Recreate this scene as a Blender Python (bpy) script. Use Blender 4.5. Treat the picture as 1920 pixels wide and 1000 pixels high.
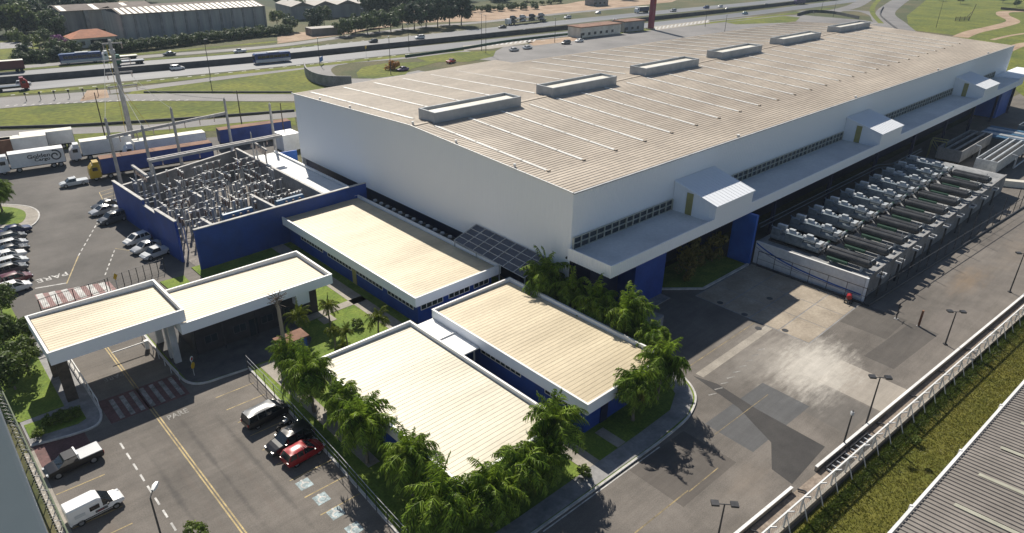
import bpy, math, random
from mathutils import Vector, Matrix
random.seed(11)
for o in list(bpy.data.objects): bpy.data.objects.remove(o)
S = bpy.context.scene
COL = S.collection
R = math.radians

# ------------------------------------------------------------------ camera
FPX, CAMZ = 1294.4, 45.0
YAW, PITCH, ROLL = R(46.24), R(26.248), R(1.138)
_f = Vector((math.cos(PITCH)*math.cos(YAW), math.cos(PITCH)*math.sin(YAW), -math.sin(PITCH)))
_r0 = Vector((math.sin(YAW), -math.cos(YAW), 0)); _u0 = _r0.cross(_f)
_c, _s = math.cos(ROLL), math.sin(ROLL)
RIGHT, UP, FWD = _c*_r0 + _s*_u0, -_s*_r0 + _c*_u0, _f
cam = bpy.data.cameras.new('camera'); camo = bpy.data.objects.new('camera', cam); COL.objects.link(camo)
cam.sensor_width = 36.0; cam.lens = 36.0*FPX/1920; cam.clip_start = .5; cam.clip_end = 6000
camo.matrix_world = Matrix(((RIGHT.x, UP.x, -FWD.x, 0), (RIGHT.y, UP.y, -FWD.y, 0), (RIGHT.z, UP.z, -FWD.z, CAMZ), (0, 0, 0, 1)))
S.camera = camo
S.render.resolution_x, S.render.resolution_y = 1024, 533

# ------------------------------------------------------------------ light
KX, KY = .41, 1.0                        # a metre of height throws its shadow (-KX,-KY)
SUN_EL = math.atan2(1, math.hypot(KX, KY)); SUN_AZ = math.atan2(KX, KY)   # azimuth clockwise from +Y
w = bpy.data.worlds.new('World'); S.world = w; w.use_nodes = True
nt = w.node_tree; bg = nt.nodes['Background']
sky = nt.nodes.new('ShaderNodeTexSky'); sky.sky_type = 'NISHITA'; sky.sun_disc = False
sky.sun_elevation = SUN_EL; sky.sun_rotation = SUN_AZ; sky.altitude = 600; sky.air_density = 1.0; sky.dust_density = .9
nt.links.new(sky.outputs[0], bg.inputs[0]); bg.inputs[1].default_value = .06
sl = bpy.data.lights.new('sun', 'SUN'); sl.energy = 5.0; sl.angle = R(.53); sl.color = (1, .93, .82)
so = bpy.data.objects.new('sun', sl); COL.objects.link(so)
so.rotation_euler = Vector((-KX, -KY, -1)).to_track_quat('-Z', 'Y').to_euler(); so.location = (60, 60, 90)
S.view_settings.view_transform = 'Standard'; S.view_settings.look = 'None'
S.view_settings.exposure = .38; S.view_settings.gamma = 1

def G(px, py, z=0.0):
    """survey: where the sight line of a photograph point meets the level z"""
    d = RIGHT*((px-960)/FPX) - UP*((py-500)/FPX) + FWD
    t = (z-CAMZ)/d.z
    return Vector((d.x*t, d.y*t, z))

# ------------------------------------------------------------------ materials
MATS = {}
def mat(name, col, rough=.6, metal=0.0, var=.14, scale=.6, col2=None, bump=0.0, bscale=8.0, detail=6, spec=.4, stretch=None, coat=0, island=0.0, contrast=(.32, .68), fine=0.0):
    if name in MATS: return MATS[name]
    m = bpy.data.materials.new(name); m.use_nodes = True; MATS[name] = m
    n, l = m.node_tree.nodes, m.node_tree.links
    b = n['Principled BSDF']; b.inputs['Roughness'].default_value = rough; b.inputs['Metallic'].default_value = metal
    b.inputs['Specular IOR Level'].default_value = spec
    if coat: b.inputs['Coat Weight'].default_value = coat; b.inputs['Coat Roughness'].default_value = .2
    g = n.new('ShaderNodeNewGeometry'); src = g.outputs['Position']
    if stretch:
        mp = n.new('ShaderNodeMapping'); mp.inputs['Scale'].default_value = stretch; l.new(src, mp.inputs[0]); src = mp.outputs[0]
    a = tuple(min(1, c*(1-var)) for c in col)+(1,); c2 = (tuple(col2) if col2 else tuple(min(1, c*(1+var)) for c in col))+(1,)
    tx = n.new('ShaderNodeTexNoise'); tx.inputs['Scale'].default_value = scale; tx.inputs['Detail'].default_value = detail; tx.inputs['Roughness'].default_value = .62
    l.new(src, tx.inputs['Vector'])
    cr = n.new('ShaderNodeValToRGB'); cr.color_ramp.elements[0].position, cr.color_ramp.elements[1].position = contrast
    cr.color_ramp.elements[0].color = a; cr.color_ramp.elements[1].color = c2
    l.new(tx.outputs['Fac'], cr.inputs[0]); out = cr.outputs[0]
    if fine:
        t2 = n.new('ShaderNodeTexNoise'); t2.inputs['Scale'].default_value = bscale; t2.inputs['Detail'].default_value = 3; l.new(g.outputs['Position'], t2.inputs['Vector'])
        mr = n.new('ShaderNodeMapRange'); mr.inputs[1].default_value = .3; mr.inputs[2].default_value = .7; mr.inputs[3].default_value = 1-fine; mr.inputs[4].default_value = 1+fine
        l.new(t2.outputs['Fac'], mr.inputs[0])
        vm = n.new('ShaderNodeVectorMath'); vm.operation = 'SCALE'; l.new(out, vm.inputs[0]); l.new(mr.outputs[0], vm.inputs['Scale']); out = vm.outputs[0]
    if island:
        mr = n.new('ShaderNodeMapRange'); mr.inputs[3].default_value = 1-island; mr.inputs[4].default_value = 1+island
        l.new(g.outputs['Random Per Island'], mr.inputs[0])
        vm = n.new('ShaderNodeVectorMath'); vm.operation = 'SCALE'; l.new(out, vm.inputs[0]); l.new(mr.outputs[0], vm.inputs['Scale']); out = vm.outputs[0]
    l.new(out, b.inputs['Base Color'])
    if bump:
        t3 = n.new('ShaderNodeTexNoise'); t3.inputs['Scale'].default_value = bscale; t3.inputs['Detail'].default_value = 4; l.new(g.outputs['Position'], t3.inputs['Vector'])
        bp = n.new('ShaderNodeBump'); bp.inputs['Strength'].default_value = bump; bp.inputs['Distance'].default_value = .06
        l.new(t3.outputs['Fac'], bp.inputs['Height']); l.new(bp.outputs[0], b.inputs['Normal'])
    return m
def stain(m, centre, radius, col, amount=1.0, nscale=.35, stretch=(1, 1, 1), edge=.35, rot=0, ns=(1, 1, 1), nw=2.2):
    """a spill, patch or wear mark with its own ragged shape"""
    n, l = m.node_tree.nodes, m.node_tree.links; b = n['Principled BSDF']
    src = b.inputs['Base Color'].links[0].from_socket
    g = n.new('ShaderNodeNewGeometry')
    mp = n.new('ShaderNodeMapping'); mp.vector_type = 'TEXTURE'; mp.inputs['Location'].default_value = (centre[0], centre[1], 0)
    mp.inputs['Rotation'].default_value = (0, 0, rot)
    mp.inputs['Scale'].default_value = (radius*stretch[0], radius*stretch[1], radius*50); l.new(g.outputs['Position'], mp.inputs[0])
    ln = n.new('ShaderNodeVectorMath'); ln.operation = 'LENGTH'; l.new(mp.outputs[0], ln.inputs[0])
    tx = n.new('ShaderNodeTexNoise'); tx.inputs['Scale'].default_value = nscale; tx.inputs['Detail'].default_value = 9; tx.inputs['Roughness'].default_value = .7
    m2 = n.new('ShaderNodeMapping'); m2.inputs['Scale'].default_value = ns; l.new(g.outputs['Position'], m2.inputs[0]); l.new(m2.outputs[0], tx.inputs['Vector'])
    ad = n.new('ShaderNodeMath'); ad.operation = 'MULTIPLY_ADD'; ad.inputs[1].default_value = nw; l.new(tx.outputs['Fac'], ad.inputs[0]); l.new(ln.outputs['Value'], ad.inputs[2])
    mr = n.new('ShaderNodeMapRange'); mr.interpolation_type = 'SMOOTHSTEP'; mr.inputs[1].default_value = .5*nw+1.0-edge; mr.inputs[2].default_value = .5*nw+.15-edge*(1 if nw > 1.5 else 2)
    mr.inputs[3].default_value = 0; mr.inputs[4].default_value = amount; l.new(ad.outputs[0], mr.inputs[0])
    mx = n.new('ShaderNodeMix'); mx.data_type = 'RGBA'; l.new(mr.outputs[0], mx.inputs['Factor']); l.new(src, mx.inputs['A']); mx.inputs['B'].default_value = tuple(col)+(1,)
    l.new(mx.outputs['Result'], b.inputs['Base Color'])
    return m
def panel_var(m, sx, sy, amt):
    """sheet-by-sheet tone differences"""
    n, l = m.node_tree.nodes, m.node_tree.links; b = n['Principled BSDF']; src = b.inputs['Base Color'].links[0].from_socket
    g = n.new('ShaderNodeNewGeometry'); sn = n.new('ShaderNodeVectorMath'); sn.operation = 'SNAP'; sn.inputs[1].default_value = (sx, sy, 500); l.new(g.outputs['Position'], sn.inputs[0])
    wn = n.new('ShaderNodeTexWhiteNoise'); l.new(sn.outputs[0], wn.inputs['Vector'])
    mr = n.new('ShaderNodeMapRange'); mr.inputs[3].default_value = 1-amt; mr.inputs[4].default_value = 1+amt; l.new(wn.outputs['Value'], mr.inputs[0])
    vm = n.new('ShaderNodeVectorMath'); vm.operation = 'SCALE'; l.new(src, vm.inputs[0]); l.new(mr.outputs[0], vm.inputs['Scale']); l.new(vm.outputs[0], b.inputs['Base Color'])
def rect_patch(m, x0, x1, y0, y1, col, amount=.8, rot=0):
    """a straight-edged resurfaced patch of paving"""
    n, l = m.node_tree.nodes, m.node_tree.links; b = n['Principled BSDF']
    src = b.inputs['Base Color'].links[0].from_socket
    g = n.new('ShaderNodeNewGeometry'); mp = n.new('ShaderNodeMapping'); mp.vector_type = 'TEXTURE'
    mp.inputs['Location'].default_value = ((x0+x1)/2, (y0+y1)/2, 0); mp.inputs['Rotation'].default_value = (0, 0, rot); mp.inputs['Scale'].default_value = ((x1-x0)/2, (y1-y0)/2, 50)
    l.new(g.outputs['Position'], mp.inputs[0])
    ab = n.new('ShaderNodeVectorMath'); ab.operation = 'ABSOLUTE'; l.new(mp.outputs[0], ab.inputs[0])
    sp = n.new('ShaderNodeSeparateXYZ'); l.new(ab.outputs[0], sp.inputs[0])
    mxm = n.new('ShaderNodeMath'); mxm.operation = 'MAXIMUM'; l.new(sp.outputs[0], mxm.inputs[0]); l.new(sp.outputs[1], mxm.inputs[1])
    lt = n.new('ShaderNodeMath'); lt.operation = 'LESS_THAN'; lt.inputs[1].default_value = 1; l.new(mxm.outputs[0], lt.inputs[0])
    am = n.new('ShaderNodeMath'); am.operation = 'MULTIPLY'; am.inputs[1].default_value = amount; l.new(lt.outputs[0], am.inputs[0])
    mx = n.new('ShaderNodeMix'); mx.data_type = 'RGBA'; l.new(am.outputs[0], mx.inputs['Factor']); l.new(src, mx.inputs['A']); mx.inputs['B'].default_value = tuple(col)+(1,)
    l.new(mx.outputs['Result'], b.inputs['Base Color'])
    return m

mat('terrain', (.06, .075, .022), .95, scale=.035, col2=(.13, .105, .05), fine=.3, bscale=1.2, contrast=(.42, .7))
mat('grass', (.068, .10, .003), .95, scale=.06, col2=(.15, .16, .010), fine=.34, bscale=.7, bump=.5)
mat('grass_lush', (.095, .165, .02), .95, scale=.35, col2=(.18, .235, .035), fine=.3, bscale=5, bump=.6)
mat('grass_rough', (.10, .115, .012), .95, scale=.12, col2=(.15, .135, .022), fine=.16, bscale=5, bump=.3)
mat('earth', (.30, .20, .13), .95, scale=.12, col2=(.42, .31, .22), fine=.2, bscale=2)
mat('asphalt', (.122, .110, .098), .85, var=.14, scale=.12, col2=(.185, .166, .147), fine=.16, bscale=9, bump=.15, spec=.3)
mat('asphalt_far', (.15, .145, .145), .8, scale=.05, col2=(.22, .21, .205), fine=.1, bscale=2)
mat('highway_asphalt', (.16, .165, .18), .6, scale=.04, col2=(.22, .225, .235), stretch=(.2, 1.6, 1), spec=.15)
mat('concrete', (.27, .245, .21), .85, scale=.35, col2=(.38, .345, .295), fine=.1, bscale=4, bump=.1)
mat('concrete_slab', (.28, .235, .18), .85, scale=.25, col2=(.39, .335, .265), fine=.12, bscale=3, bump=.1)
mat('concrete_grey', (.21, .21, .215), .85, scale=.5, col2=(.31, .305, .30), fine=.12, bscale=3)
mat('concrete_dark', (.06, .062, .07), .9, scale=.3, col2=(.10, .10, .105))
mat('kerb', (.42, .415, .40), .8, scale=.8, col2=(.62, .60, .57), fine=.1, bscale=5)
mat('paint_white', (.30, .295, .285), .7, scale=1.1, col2=(.66, .65, .62), fine=.2, bscale=7)
mat('paint_yellow', (.22, .17, .09), .7, scale=.9, col2=(.50, .38, .16), fine=.25, bscale=7)
mat('paint_red', (.105, .055, .052), .8, scale=1.2, col2=(.16, .08, .075), fine=.2, bscale=5)
mat('cream_roof', (.545, .455, .305), .5, scale=.16, col2=(.66, .565, .395), fine=.05, bscale=2, stretch=(.35, 1.5, 1))
mat('cream_roof_pale', (.575, .52, .395), .5, scale=.16, col2=(.67, .61, .475), fine=.05, bscale=2, stretch=(.35, 1.5, 1))
mat('factory_roof', (.40, .335, .265), .6, scale=.07, col2=(.50, .43, .345), fine=.10, bscale=1.1, stretch=(.5, 1.6, 1))
mat('white_clad', (.82, .85, .89), .5, scale=.03, var=.01, col2=(.85, .875, .91), detail=2)
mat('vent_grey', (.34, .37, .395), .7, scale=.4, col2=(.43, .455, .475)); mat('canopy_roof', (.60, .62, .63), .6, scale=.15, col2=(.70, .71, .71), fine=.06, bscale=2)
mat('white_paint', (.74, .74, .73), .45, scale=.4, col2=(.83, .83, .815), fine=.03, bscale=3)
mat('skylight', (.72, .70, .64), .4, scale=.6, col2=(.82, .81, .77))
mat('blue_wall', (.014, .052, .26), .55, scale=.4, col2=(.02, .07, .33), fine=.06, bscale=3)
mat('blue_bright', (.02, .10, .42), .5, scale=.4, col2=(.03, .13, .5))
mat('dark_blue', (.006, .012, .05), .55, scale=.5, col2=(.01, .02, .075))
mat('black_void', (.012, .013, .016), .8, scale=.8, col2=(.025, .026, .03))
mat('glass', (.02, .028, .035), .08, scale=.3, col2=(.035, .045, .055), spec=.7)
mat('frame', (.50, .49, .42), .5, scale=2)
mat('olive', (.32, .29, .12), .6, scale=1)
mat('steel', (.40, .41, .42), .4, .5, scale=1.2, col2=(.55, .56, .57))
mat('steel_paint', (.40, .42, .44), .5, scale=.8, col2=(.52, .53, .54))
mat('dark_steel', (.035, .037, .04), .5, .2, scale=1, col2=(.07, .07, .075))
mat('pipe_dark', (.032, .034, .038), .38, .15, scale=.5, col2=(.075, .077, .08))
mat('machine_grey', (.10, .135, .165), .5, scale=1.2, col2=(.20, .235, .265))
mat('machine_light', (.42, .45, .47), .42, .2, scale=1.5, col2=(.6, .62, .63))
mat('machine_green', (.012, .06, .035), .5, scale=1)
mat('machine_blue', (.05, .14, .25), .45, scale=1, col2=(.08, .2, .33))
mat('porcelain', (.16, .09, .06), .3, scale=3)
mat('pole_concrete', (.36, .35, .34), .85, scale=1, col2=(.52, .50, .475))
mat('wood', (.07, .055, .045), .85, scale=2, col2=(.12, .095, .075))
mat('bark', (.13, .11, .09), .9, scale=3, col2=(.22, .19, .155))
mat('rubber', (.018, .018, .019), .75, scale=3)
mat('rim', (.45, .46, .47), .3, .7, scale=3)
mat('car_glass', (.012, .016, .02), .06, scale=1, spec=.8)
mat('lamp_clear', (.6, .62, .64), .15, scale=3)
mat('lamp_red', (.35, .01, .01), .25, scale=3)
mat('rust', (.16, .075, .045), .85, scale=.4, col2=(.26, .14, .09), fine=.15)
mat('tile_roof', (.42, .15, .075), .8, scale=.5, col2=(.52, .2, .1))
mat('old_wall', (.24, .25, .265), .85, scale=.12, col2=(.40, .40, .395), stretch=(2.2, 2.2, .25), fine=.1)
mat('pale_sheet', (.60, .57, .49), .6, scale=.3, col2=(.74, .71, .63))
mat('grey_sheet', (.195, .176, .158), .65, scale=.3, col2=(.25, .226, .204), fine=.06, bscale=2)
mat('tarp', (.015, .04, .20), .5, scale=.5, col2=(.025, .06, .26))
mat('cloudy_white', (.80, .83, .87), .4, scale=.10, col2=(.86, .88, .91))
mat('wire', (.42, .42, .40), .5, .3, scale=2)
mat('sign_yellow', (.62, .40, .03), .5, scale=2)
mat('sign_blue', (.03, .16, .5), .5, scale=2)
mat('totem_red', (.22, .02, .05), .5, scale=.6)
for nm, c in dict(black=(.012, .012, .014), silver=(.42, .43, .44), white=(.74, .74, .73), red=(.32, .012, .016), grey=(.12, .125, .13), blue=(.02, .05, .18), maroon=(.10, .012, .022),
                  navy=(.015, .025, .09), yellow=(.5, .33, .02), green=(.03, .14, .08), pale=(.55, .57, .58), dark=(.03, .032, .036), lightblue=(.2, .33, .42), purple=(.06, .03, .12)).items():
    mat('car_'+nm, c, .28, .25 if nm in ('silver', 'grey') else 0, var=.05, coat=.3, spec=.4)
def leafmat(name, c1, c2, island=.45):
    m = mat(name, c1, .55, scale=.5, col2=c2, island=island, spec=.3)
    n, l = m.node_tree.nodes, m.node_tree.links; b = n['Principled BSDF']
    tr = n.new('ShaderNodeBsdfTranslucent'); src = b.inputs['Base Color'].links[0].from_socket
    l.new(src, tr.inputs[0]); mx = n.new('ShaderNodeMixShader'); mx.inputs[0].default_value = .36
    l.new(b.outputs[0], mx.inputs[1]); l.new(tr.outputs[0], mx.inputs[2]); l.new(mx.outputs[0], n['Material Output'].inputs[0])
    return m
leafmat('leaf_palm', (.11, .20, .018), (.25, .34, .04), .7)
leafmat('leaf_yellow', (.12, .17, .015), (.23, .26, .03))
leafmat('leaf_broad', (.06, .105, .022), (.12, .165, .036))
leafmat('leaf_bright', (.10, .15, .028), (.17, .22, .045))
leafmat('leaf_far', (.055, .09, .038), (.11, .15, .055))
leafmat('leaf_far_dark', (.026, .052, .036), (.055, .086, .046))
leafmat('leaf_far_light', (.09, .13, .04), (.16, .2, .065))
leafmat('leaf_flower', (.16, .05, .17), (.24, .09, .24))
leafmat('leaf_dry', (.15, .13, .03), (.24, .2, .05))
leafmat('leaf_red', (.3, .12, .02), (.38, .2, .04))

FR = MATS['factory_roof']; panel_var(FR, 6.95, 3.0, .035)
for k, xx in enumerate((72, 98, 128, 159, 193, 232)): stain(FR, (xx-2, 72), 5, (.22, .18, .14), .28, .3, (1.8, 2.4, 1), .3, 0, (1.5, .3, 1))
stain(FR, (110, 66), 9, (.24, .19, .15), .25, .2, (3, 1, 1), .3); stain(FR, (180, 64), 9, (.24, .19, .15), .3, .2, (3.4, 1, 1), .3)
for q in ('cream_roof', 'cream_roof_pale'): panel_var(MATS[q], 400, .68, .022)
stain(MATS['cream_roof'], (49, 36), 5, (.40, .33, .22), .35, .4, (1.4, .6, 1), .3); stain(MATS['cream_roof'], (50, 88), 5, (.42, .35, .24), .35, .4, (1.2, 1, 1), .3); stain(MATS['cream_roof'], (45, 63), 4, (.42, .35, .24), .3, .4, (.6, 2, 1), .3)
stain(MATS['blue_wall'], (42, 95), 12, (.02, .05, .17), .6, .5, (2, 1, 1), .3, 0, (.6, .6, .6)); stain(MATS['blue_wall'], (28, 108), 8, (.025, .06, .2), .6, .5, (1, 2, 1), .3, 0, (.6, .6, .3))
# ------------------------------------------------------------------ mesh builder
class MB:
    def __init__(s): s.v = []; s.f = []
    def add(s, vs, fs):
        b = len(s.v); s.v += [tuple(q) for q in vs]; s.f += [tuple(b+i for i in q) for q in fs]; return s
    def box(s, x0, x1, y0, y1, z0, z1):
        return s.add([(x0, y0, z0), (x1, y0, z0), (x1, y1, z0), (x0, y1, z0), (x0, y0, z1), (x1, y0, z1), (x1, y1, z1), (x0, y1, z1)],
                     [(0, 3, 2, 1), (4, 5, 6, 7), (0, 1, 5, 4), (1, 2, 6, 5), (2, 3, 7, 6), (3, 0, 4, 7)])
    def bar(s, p, q, wd, h=None, up=(0, 0, 1)):
        p, q = Vector(p), Vector(q); h = h or wd; d = (q-p).normalized(); u = Vector(up)
        if abs(d.dot(u)) > .98: u = Vector((1, 0, 0))
        r = d.cross(u).normalized()*wd/2; u = r.cross(d).normalized()*h/2
        vs = [p-r-u, p+r-u, p+r+u, p-r+u, q-r-u, q+r-u, q+r+u, q-r+u]
        return s.add(vs, [(0, 3, 2, 1), (4, 5, 6, 7), (0, 1, 5, 4), (1, 2, 6, 5), (2, 3, 7, 6), (3, 0, 4, 7)])
    def tube(s, p, q, r0, r1=None, n=8, cap=True):
        p, q = Vector(p), Vector(q); r1 = r0 if r1 is None else r1; d = (q-p).normalized()
        u = Vector((0, 0, 1)) if abs(d.z) < .95 else Vector((1, 0, 0)); a = d.cross(u).normalized(); b = a.cross(d)
        vs = []
        for c, rr in ((p, r0), (q, r1)):
            for k in range(n):
                t = 2*math.pi*k/n; vs.append(c+a*math.cos(t)*rr+b*math.sin(t)*rr)
        fs = [(k, (k+1) % n, n+(k+1) % n, n+k) for k in range(n)]
        if cap: fs += [tuple(range(n-1, -1, -1)), tuple(range(n, 2*n))]
        return s.add(vs, fs)
    def path(s, pts, r, n=6):
        for a, b in zip(pts[:-1], pts[1:]): s.tube(a, b, r, r, n)
        return s
    def prism(s, pts, z0, z1):
        n = len(pts); area = sum(pts[i][0]*pts[(i+1) % n][1]-pts[(i+1) % n][0]*pts[i][1] for i in range(n))
        if area < 0: pts = pts[::-1]
        vs = [(p[0], p[1], z0) for p in pts]+[(p[0], p[1], z1) for p in pts]
        return s.add(vs, [tuple(range(n-1, -1, -1)), tuple(range(n, 2*n))]+[(i, (i+1) % n, n+(i+1) % n, n+i) for i in range(n)])
    def sheet(s, pts, z):
        n = len(pts); area = sum(pts[i][0]*pts[(i+1) % n][1]-pts[(i+1) % n][0]*pts[i][1] for i in range(n))
        if area < 0: pts = pts[::-1]
        return s.add([(p[0], p[1], z) for p in pts], [tuple(range(n))])
    def loft(s, rings, cap=True):
        n = len(rings[0]); b = len(s.v); s.v += [tuple(p) for r in rings for p in r]
        for i in range(len(rings)-1):
            for k in range(n): s.f.append((b+i*n+k, b+i*n+(k+1) % n, b+(i+1)*n+(k+1) % n, b+(i+1)*n+k))
        if cap: s.f.append(tuple(b+k for k in range(n-1, -1, -1))); s.f.append(tuple(b+(len(rings)-1)*n+k for k in range(n)))
        return s
    def mesh(s, name, m):
        me = bpy.data.meshes.new(name); me.from_pydata(s.v, [], s.f); me.materials.append(MATS[m] if isinstance(m, str) else m); me.update(); return me
    def build(s, name, m, parent=None, loc=None, rz=0, smooth=False):
        me = s.mesh(name, m)
        if smooth: me.polygons.foreach_set('use_smooth', [True]*len(me.polygons))
        return put(name, me, parent, loc, rz)
def put(name, me, parent=None, loc=None, rz=0, scale=None):
    o = bpy.data.objects.new(name, me); COL.objects.link(o)
    if parent: o.parent = parent
    if loc is not None: o.location = loc
    if rz: o.rotation_euler = (0, 0, rz)
    if scale: o.scale = scale if hasattr(scale, '__len__') else (scale,)*3
    return o
def tag(o, label, cat, group=None):
    o['label'] = label; o['category'] = cat
    if group: o['group'] = group
    return o
def thing(name, label, cat, loc=(0, 0, 0), rz=0, group=None):
    o = bpy.data.objects.new(name, None); COL.objects.link(o); o.location = loc; o.rotation_euler = (0, 0, rz); o.empty_display_size = .3
    return tag(o, label, cat, group)
def struct(o): o['kind'] = 'structure'; return o
def stuff(o): o['kind'] = 'stuff'; return o
def copy_tree(o, parent=None):
    c = o.copy(); COL.objects.link(c); c.parent = parent
    for ch in list(o.children): copy_tree(ch, c)
    return c
def ribbon(pts, wd):
    pts = [Vector(p).to_2d() if len(p) > 2 else Vector(p) for p in pts]; L, Rr = [], []
    for i, p in enumerate(pts):
        d = (pts[min(i+1, len(pts)-1)]-pts[max(i-1, 0)]).normalized(); nn = Vector((-d.y, d.x))*wd/2
        L.append(p+nn); Rr.append(p-nn)
    return [tuple(p) for p in L]+[tuple(p) for p in Rr[::-1]]
def smoothline(pts, n=8):
    pts = [Vector(p[:2]) for p in pts]; out = []
    for i in range(len(pts)-1):
        p0, p1, p2, p3 = pts[max(i-1, 0)], pts[i], pts[i+1], pts[min(i+2, len(pts)-1)]
        for k in range(n):
            t = k/n; out.append(.5*((2*p1)+(p2-p0)*t+(2*p0-5*p1+4*p2-p3)*t*t+(3*p1-p0-3*p2+p3)*t**3))
    return out+[pts[-1]]
def stripmesh(mb, pts, wd, z):
    q = ribbon(pts, wd); n = len(q)//2
    for i in range(n-1): mb.sheet([q[i], q[i+1], q[2*n-2-i], q[2*n-1-i]], z)
    return mb
# ================================================================== SETTING
def g2(*pts, z=0.0): return [tuple(G(a, b, z).to_2d()) for a, b in pts]
struct(MB().sheet([(-1500, -800), (2600, -800), (2600, 2600), (-1500, 2600)], -.06).build('ground', 'terrain'))
A = MATS['asphalt']
rect_patch(A, 68.8, 75.0, 12, 22.5, (.36, .325, .28), .75, R(-3))
rect_patch(A, 62.5, 68.6, 16, 22, (.115, .108, .10), .6, R(-3))
stain(A, (70.5, 26.0), 11.5, (.33, .305, .27), .85, .8, (1.05, .9, 1), .15, .3, (.4, 1.4, 1), 1.5)
stain(A, (71.5, 23.8), 7.5, (.50, .47, .42), .85, .9, (1.35, .8, 1), .05, .2, (.45, 1.5, 1), 1.6)
stain(A, (66, 29), 6.0, (.22, .205, .185), .7, .6, (1.6, .7, 1), .2, 0, (.4, 1.5, 1), 1.4)
stain(A, (49, 19.5), 5.5, (.20, .17, .14), .7, .8, (1.4, .6, 1), .25, 0, (.5, 1.3, 1), 1.4)
stain(A, (110, 19.0), 6, (.24, .175, .115), .7, .8, (2.0, .6, 1), .2, 0, (.4, 1.4, 1), 1.4)
stain(A, (128, 17.0), 8, (.20, .17, .14), .7, .25, (2.2, .5, 1), .2)
stain(A, (94, 17.0), 6, (.17, .15, .135), .7, .25, (2.2, .5, 1), .2)
for k, (sx, wd) in enumerate(((10.2, .55), (11.7, .5), (14.3, .5), (15.9, .6), (17.2, .6))):
    stain(A, (sx, 52), wd, (.135, .115, .10) if k % 2 else (.05, .048, .047), .55, .25, (1, 42, 1), .3)
stain(A, (20.3, 41), 1.6, (.17, .155, .14), .7, .6, (1.2, 3, 1), .3)
stain(A, (4.5, 52), 2.2, (.15, .12, .10), .6, .5, (1, 2.5, 1), .3)
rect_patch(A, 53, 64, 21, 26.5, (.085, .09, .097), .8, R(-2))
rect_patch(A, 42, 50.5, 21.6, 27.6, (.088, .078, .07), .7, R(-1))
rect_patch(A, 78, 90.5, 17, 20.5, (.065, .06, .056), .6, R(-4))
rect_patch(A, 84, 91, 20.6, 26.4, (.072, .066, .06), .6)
rect_patch(A, 9, 27, 100, 118, (.095, .088, .083), .4)
_n, _l = A.node_tree.nodes, A.node_tree.links; _b = _n['Principled BSDF']; _src = _b.inputs['Base Color'].links[0].from_socket
_g = _n.new('ShaderNodeNewGeometry')
for _sc, _amt in (((.09, 1.3, 1), .13), ((1.6, .12, 1), .05), ((.5, .5, .5), .10)):      # drag streaks both ways and general dirt
    _m = _n.new('ShaderNodeMapping'); _m.inputs['Scale'].default_value = _sc; _l.new(_g.outputs['Position'], _m.inputs[0])
    _t = _n.new('ShaderNodeTexNoise'); _t.inputs['Scale'].default_value = 1.1; _t.inputs['Detail'].default_value = 8; _t.inputs['Roughness'].default_value = .72; _l.new(_m.outputs[0], _t.inputs['Vector'])
    _r = _n.new('ShaderNodeMapRange'); _r.inputs[1].default_value = .3; _r.inputs[2].default_value = .7; _r.inputs[3].default_value = 1-_amt; _r.inputs[4].default_value = 1+_amt; _l.new(_t.outputs['Fac'], _r.inputs[0])
    _v = _n.new('ShaderNodeVectorMath'); _v.operation = 'SCALE'; _l.new(_src, _v.inputs[0]); _l.new(_r.outputs[0], _v.inputs['Scale']); _src = _v.outputs[0]
_l.new(_src, _b.inputs['Base Color'])
yard = struct(MB().sheet([(2.3, 5), (44, 5), (45, 14.2), (110, 10.4), (280, 2), (280, 50.0), (70, 50.0), (60, 64), (60, 96), (2.3, 96)], 0).build('asphalt_yard', 'asphalt'))
mat('asphalt_lot', (.09, .084, .078), .85, var=.2, scale=.10, col2=(.145, .134, .124), fine=.12, bscale=6, spec=.3)
struct(MB().sheet([(2.3, 96), (60, 96), (60, 128), (66, 140), (66, 158), (40, 166), (20, 176), (-10, 190), (-10, 96)], -.004).build('asphalt_lot', 'asphalt_lot'))
# dark repaired wedge across the yard
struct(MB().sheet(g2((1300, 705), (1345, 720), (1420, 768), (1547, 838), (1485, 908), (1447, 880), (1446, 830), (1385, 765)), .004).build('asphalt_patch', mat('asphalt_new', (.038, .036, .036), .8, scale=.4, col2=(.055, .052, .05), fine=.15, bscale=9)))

# concrete slab in front of the plant, poured in bays
slab = struct(MB().sheet([(75.8, 26.5), (90.9, 26.5), (90.9, 42.8), (75.8, 42.8)], .004).build('concrete_apron', 'concrete_grey'))
bay = MB().prism([(.06, .06), (4.94, .06), (4.94, 3.94), (.06, 3.94)], .006, .02).mesh('slab_bay', 'concrete_slab')
for i in range(3):
    for j in range(4): put('slab_bay', bay, slab, (75.9+i*5, 26.6+j*4.03, 0))
struct(MB().sheet([(60, 31.3), (75.7, 31.3), (75.7, 32.3), (60, 32.3)], .006).build('drain_strip', 'concrete'))
for k, (px, py) in enumerate(((1350, 568), (1443, 560), (1396, 590), (1472, 620), (1422, 616))):
    c = G(px, py); o = MB().tube((c.x, c.y, .0), (c.x, c.y, .03), .42, .42, 14).build('manhole_cover', 'dark_steel')
    tag(o, ['round dark manhole cover in the shade nearest the planter kerb', 'round dark manhole cover in the shade nearest the white plant wall', 'round dark manhole cover on the shadow edge of the slab', 'round dark manhole cover in the sunlit slab corner', 'small dark manhole cover on the pale drain strip'][k], 'manhole cover')

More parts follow.
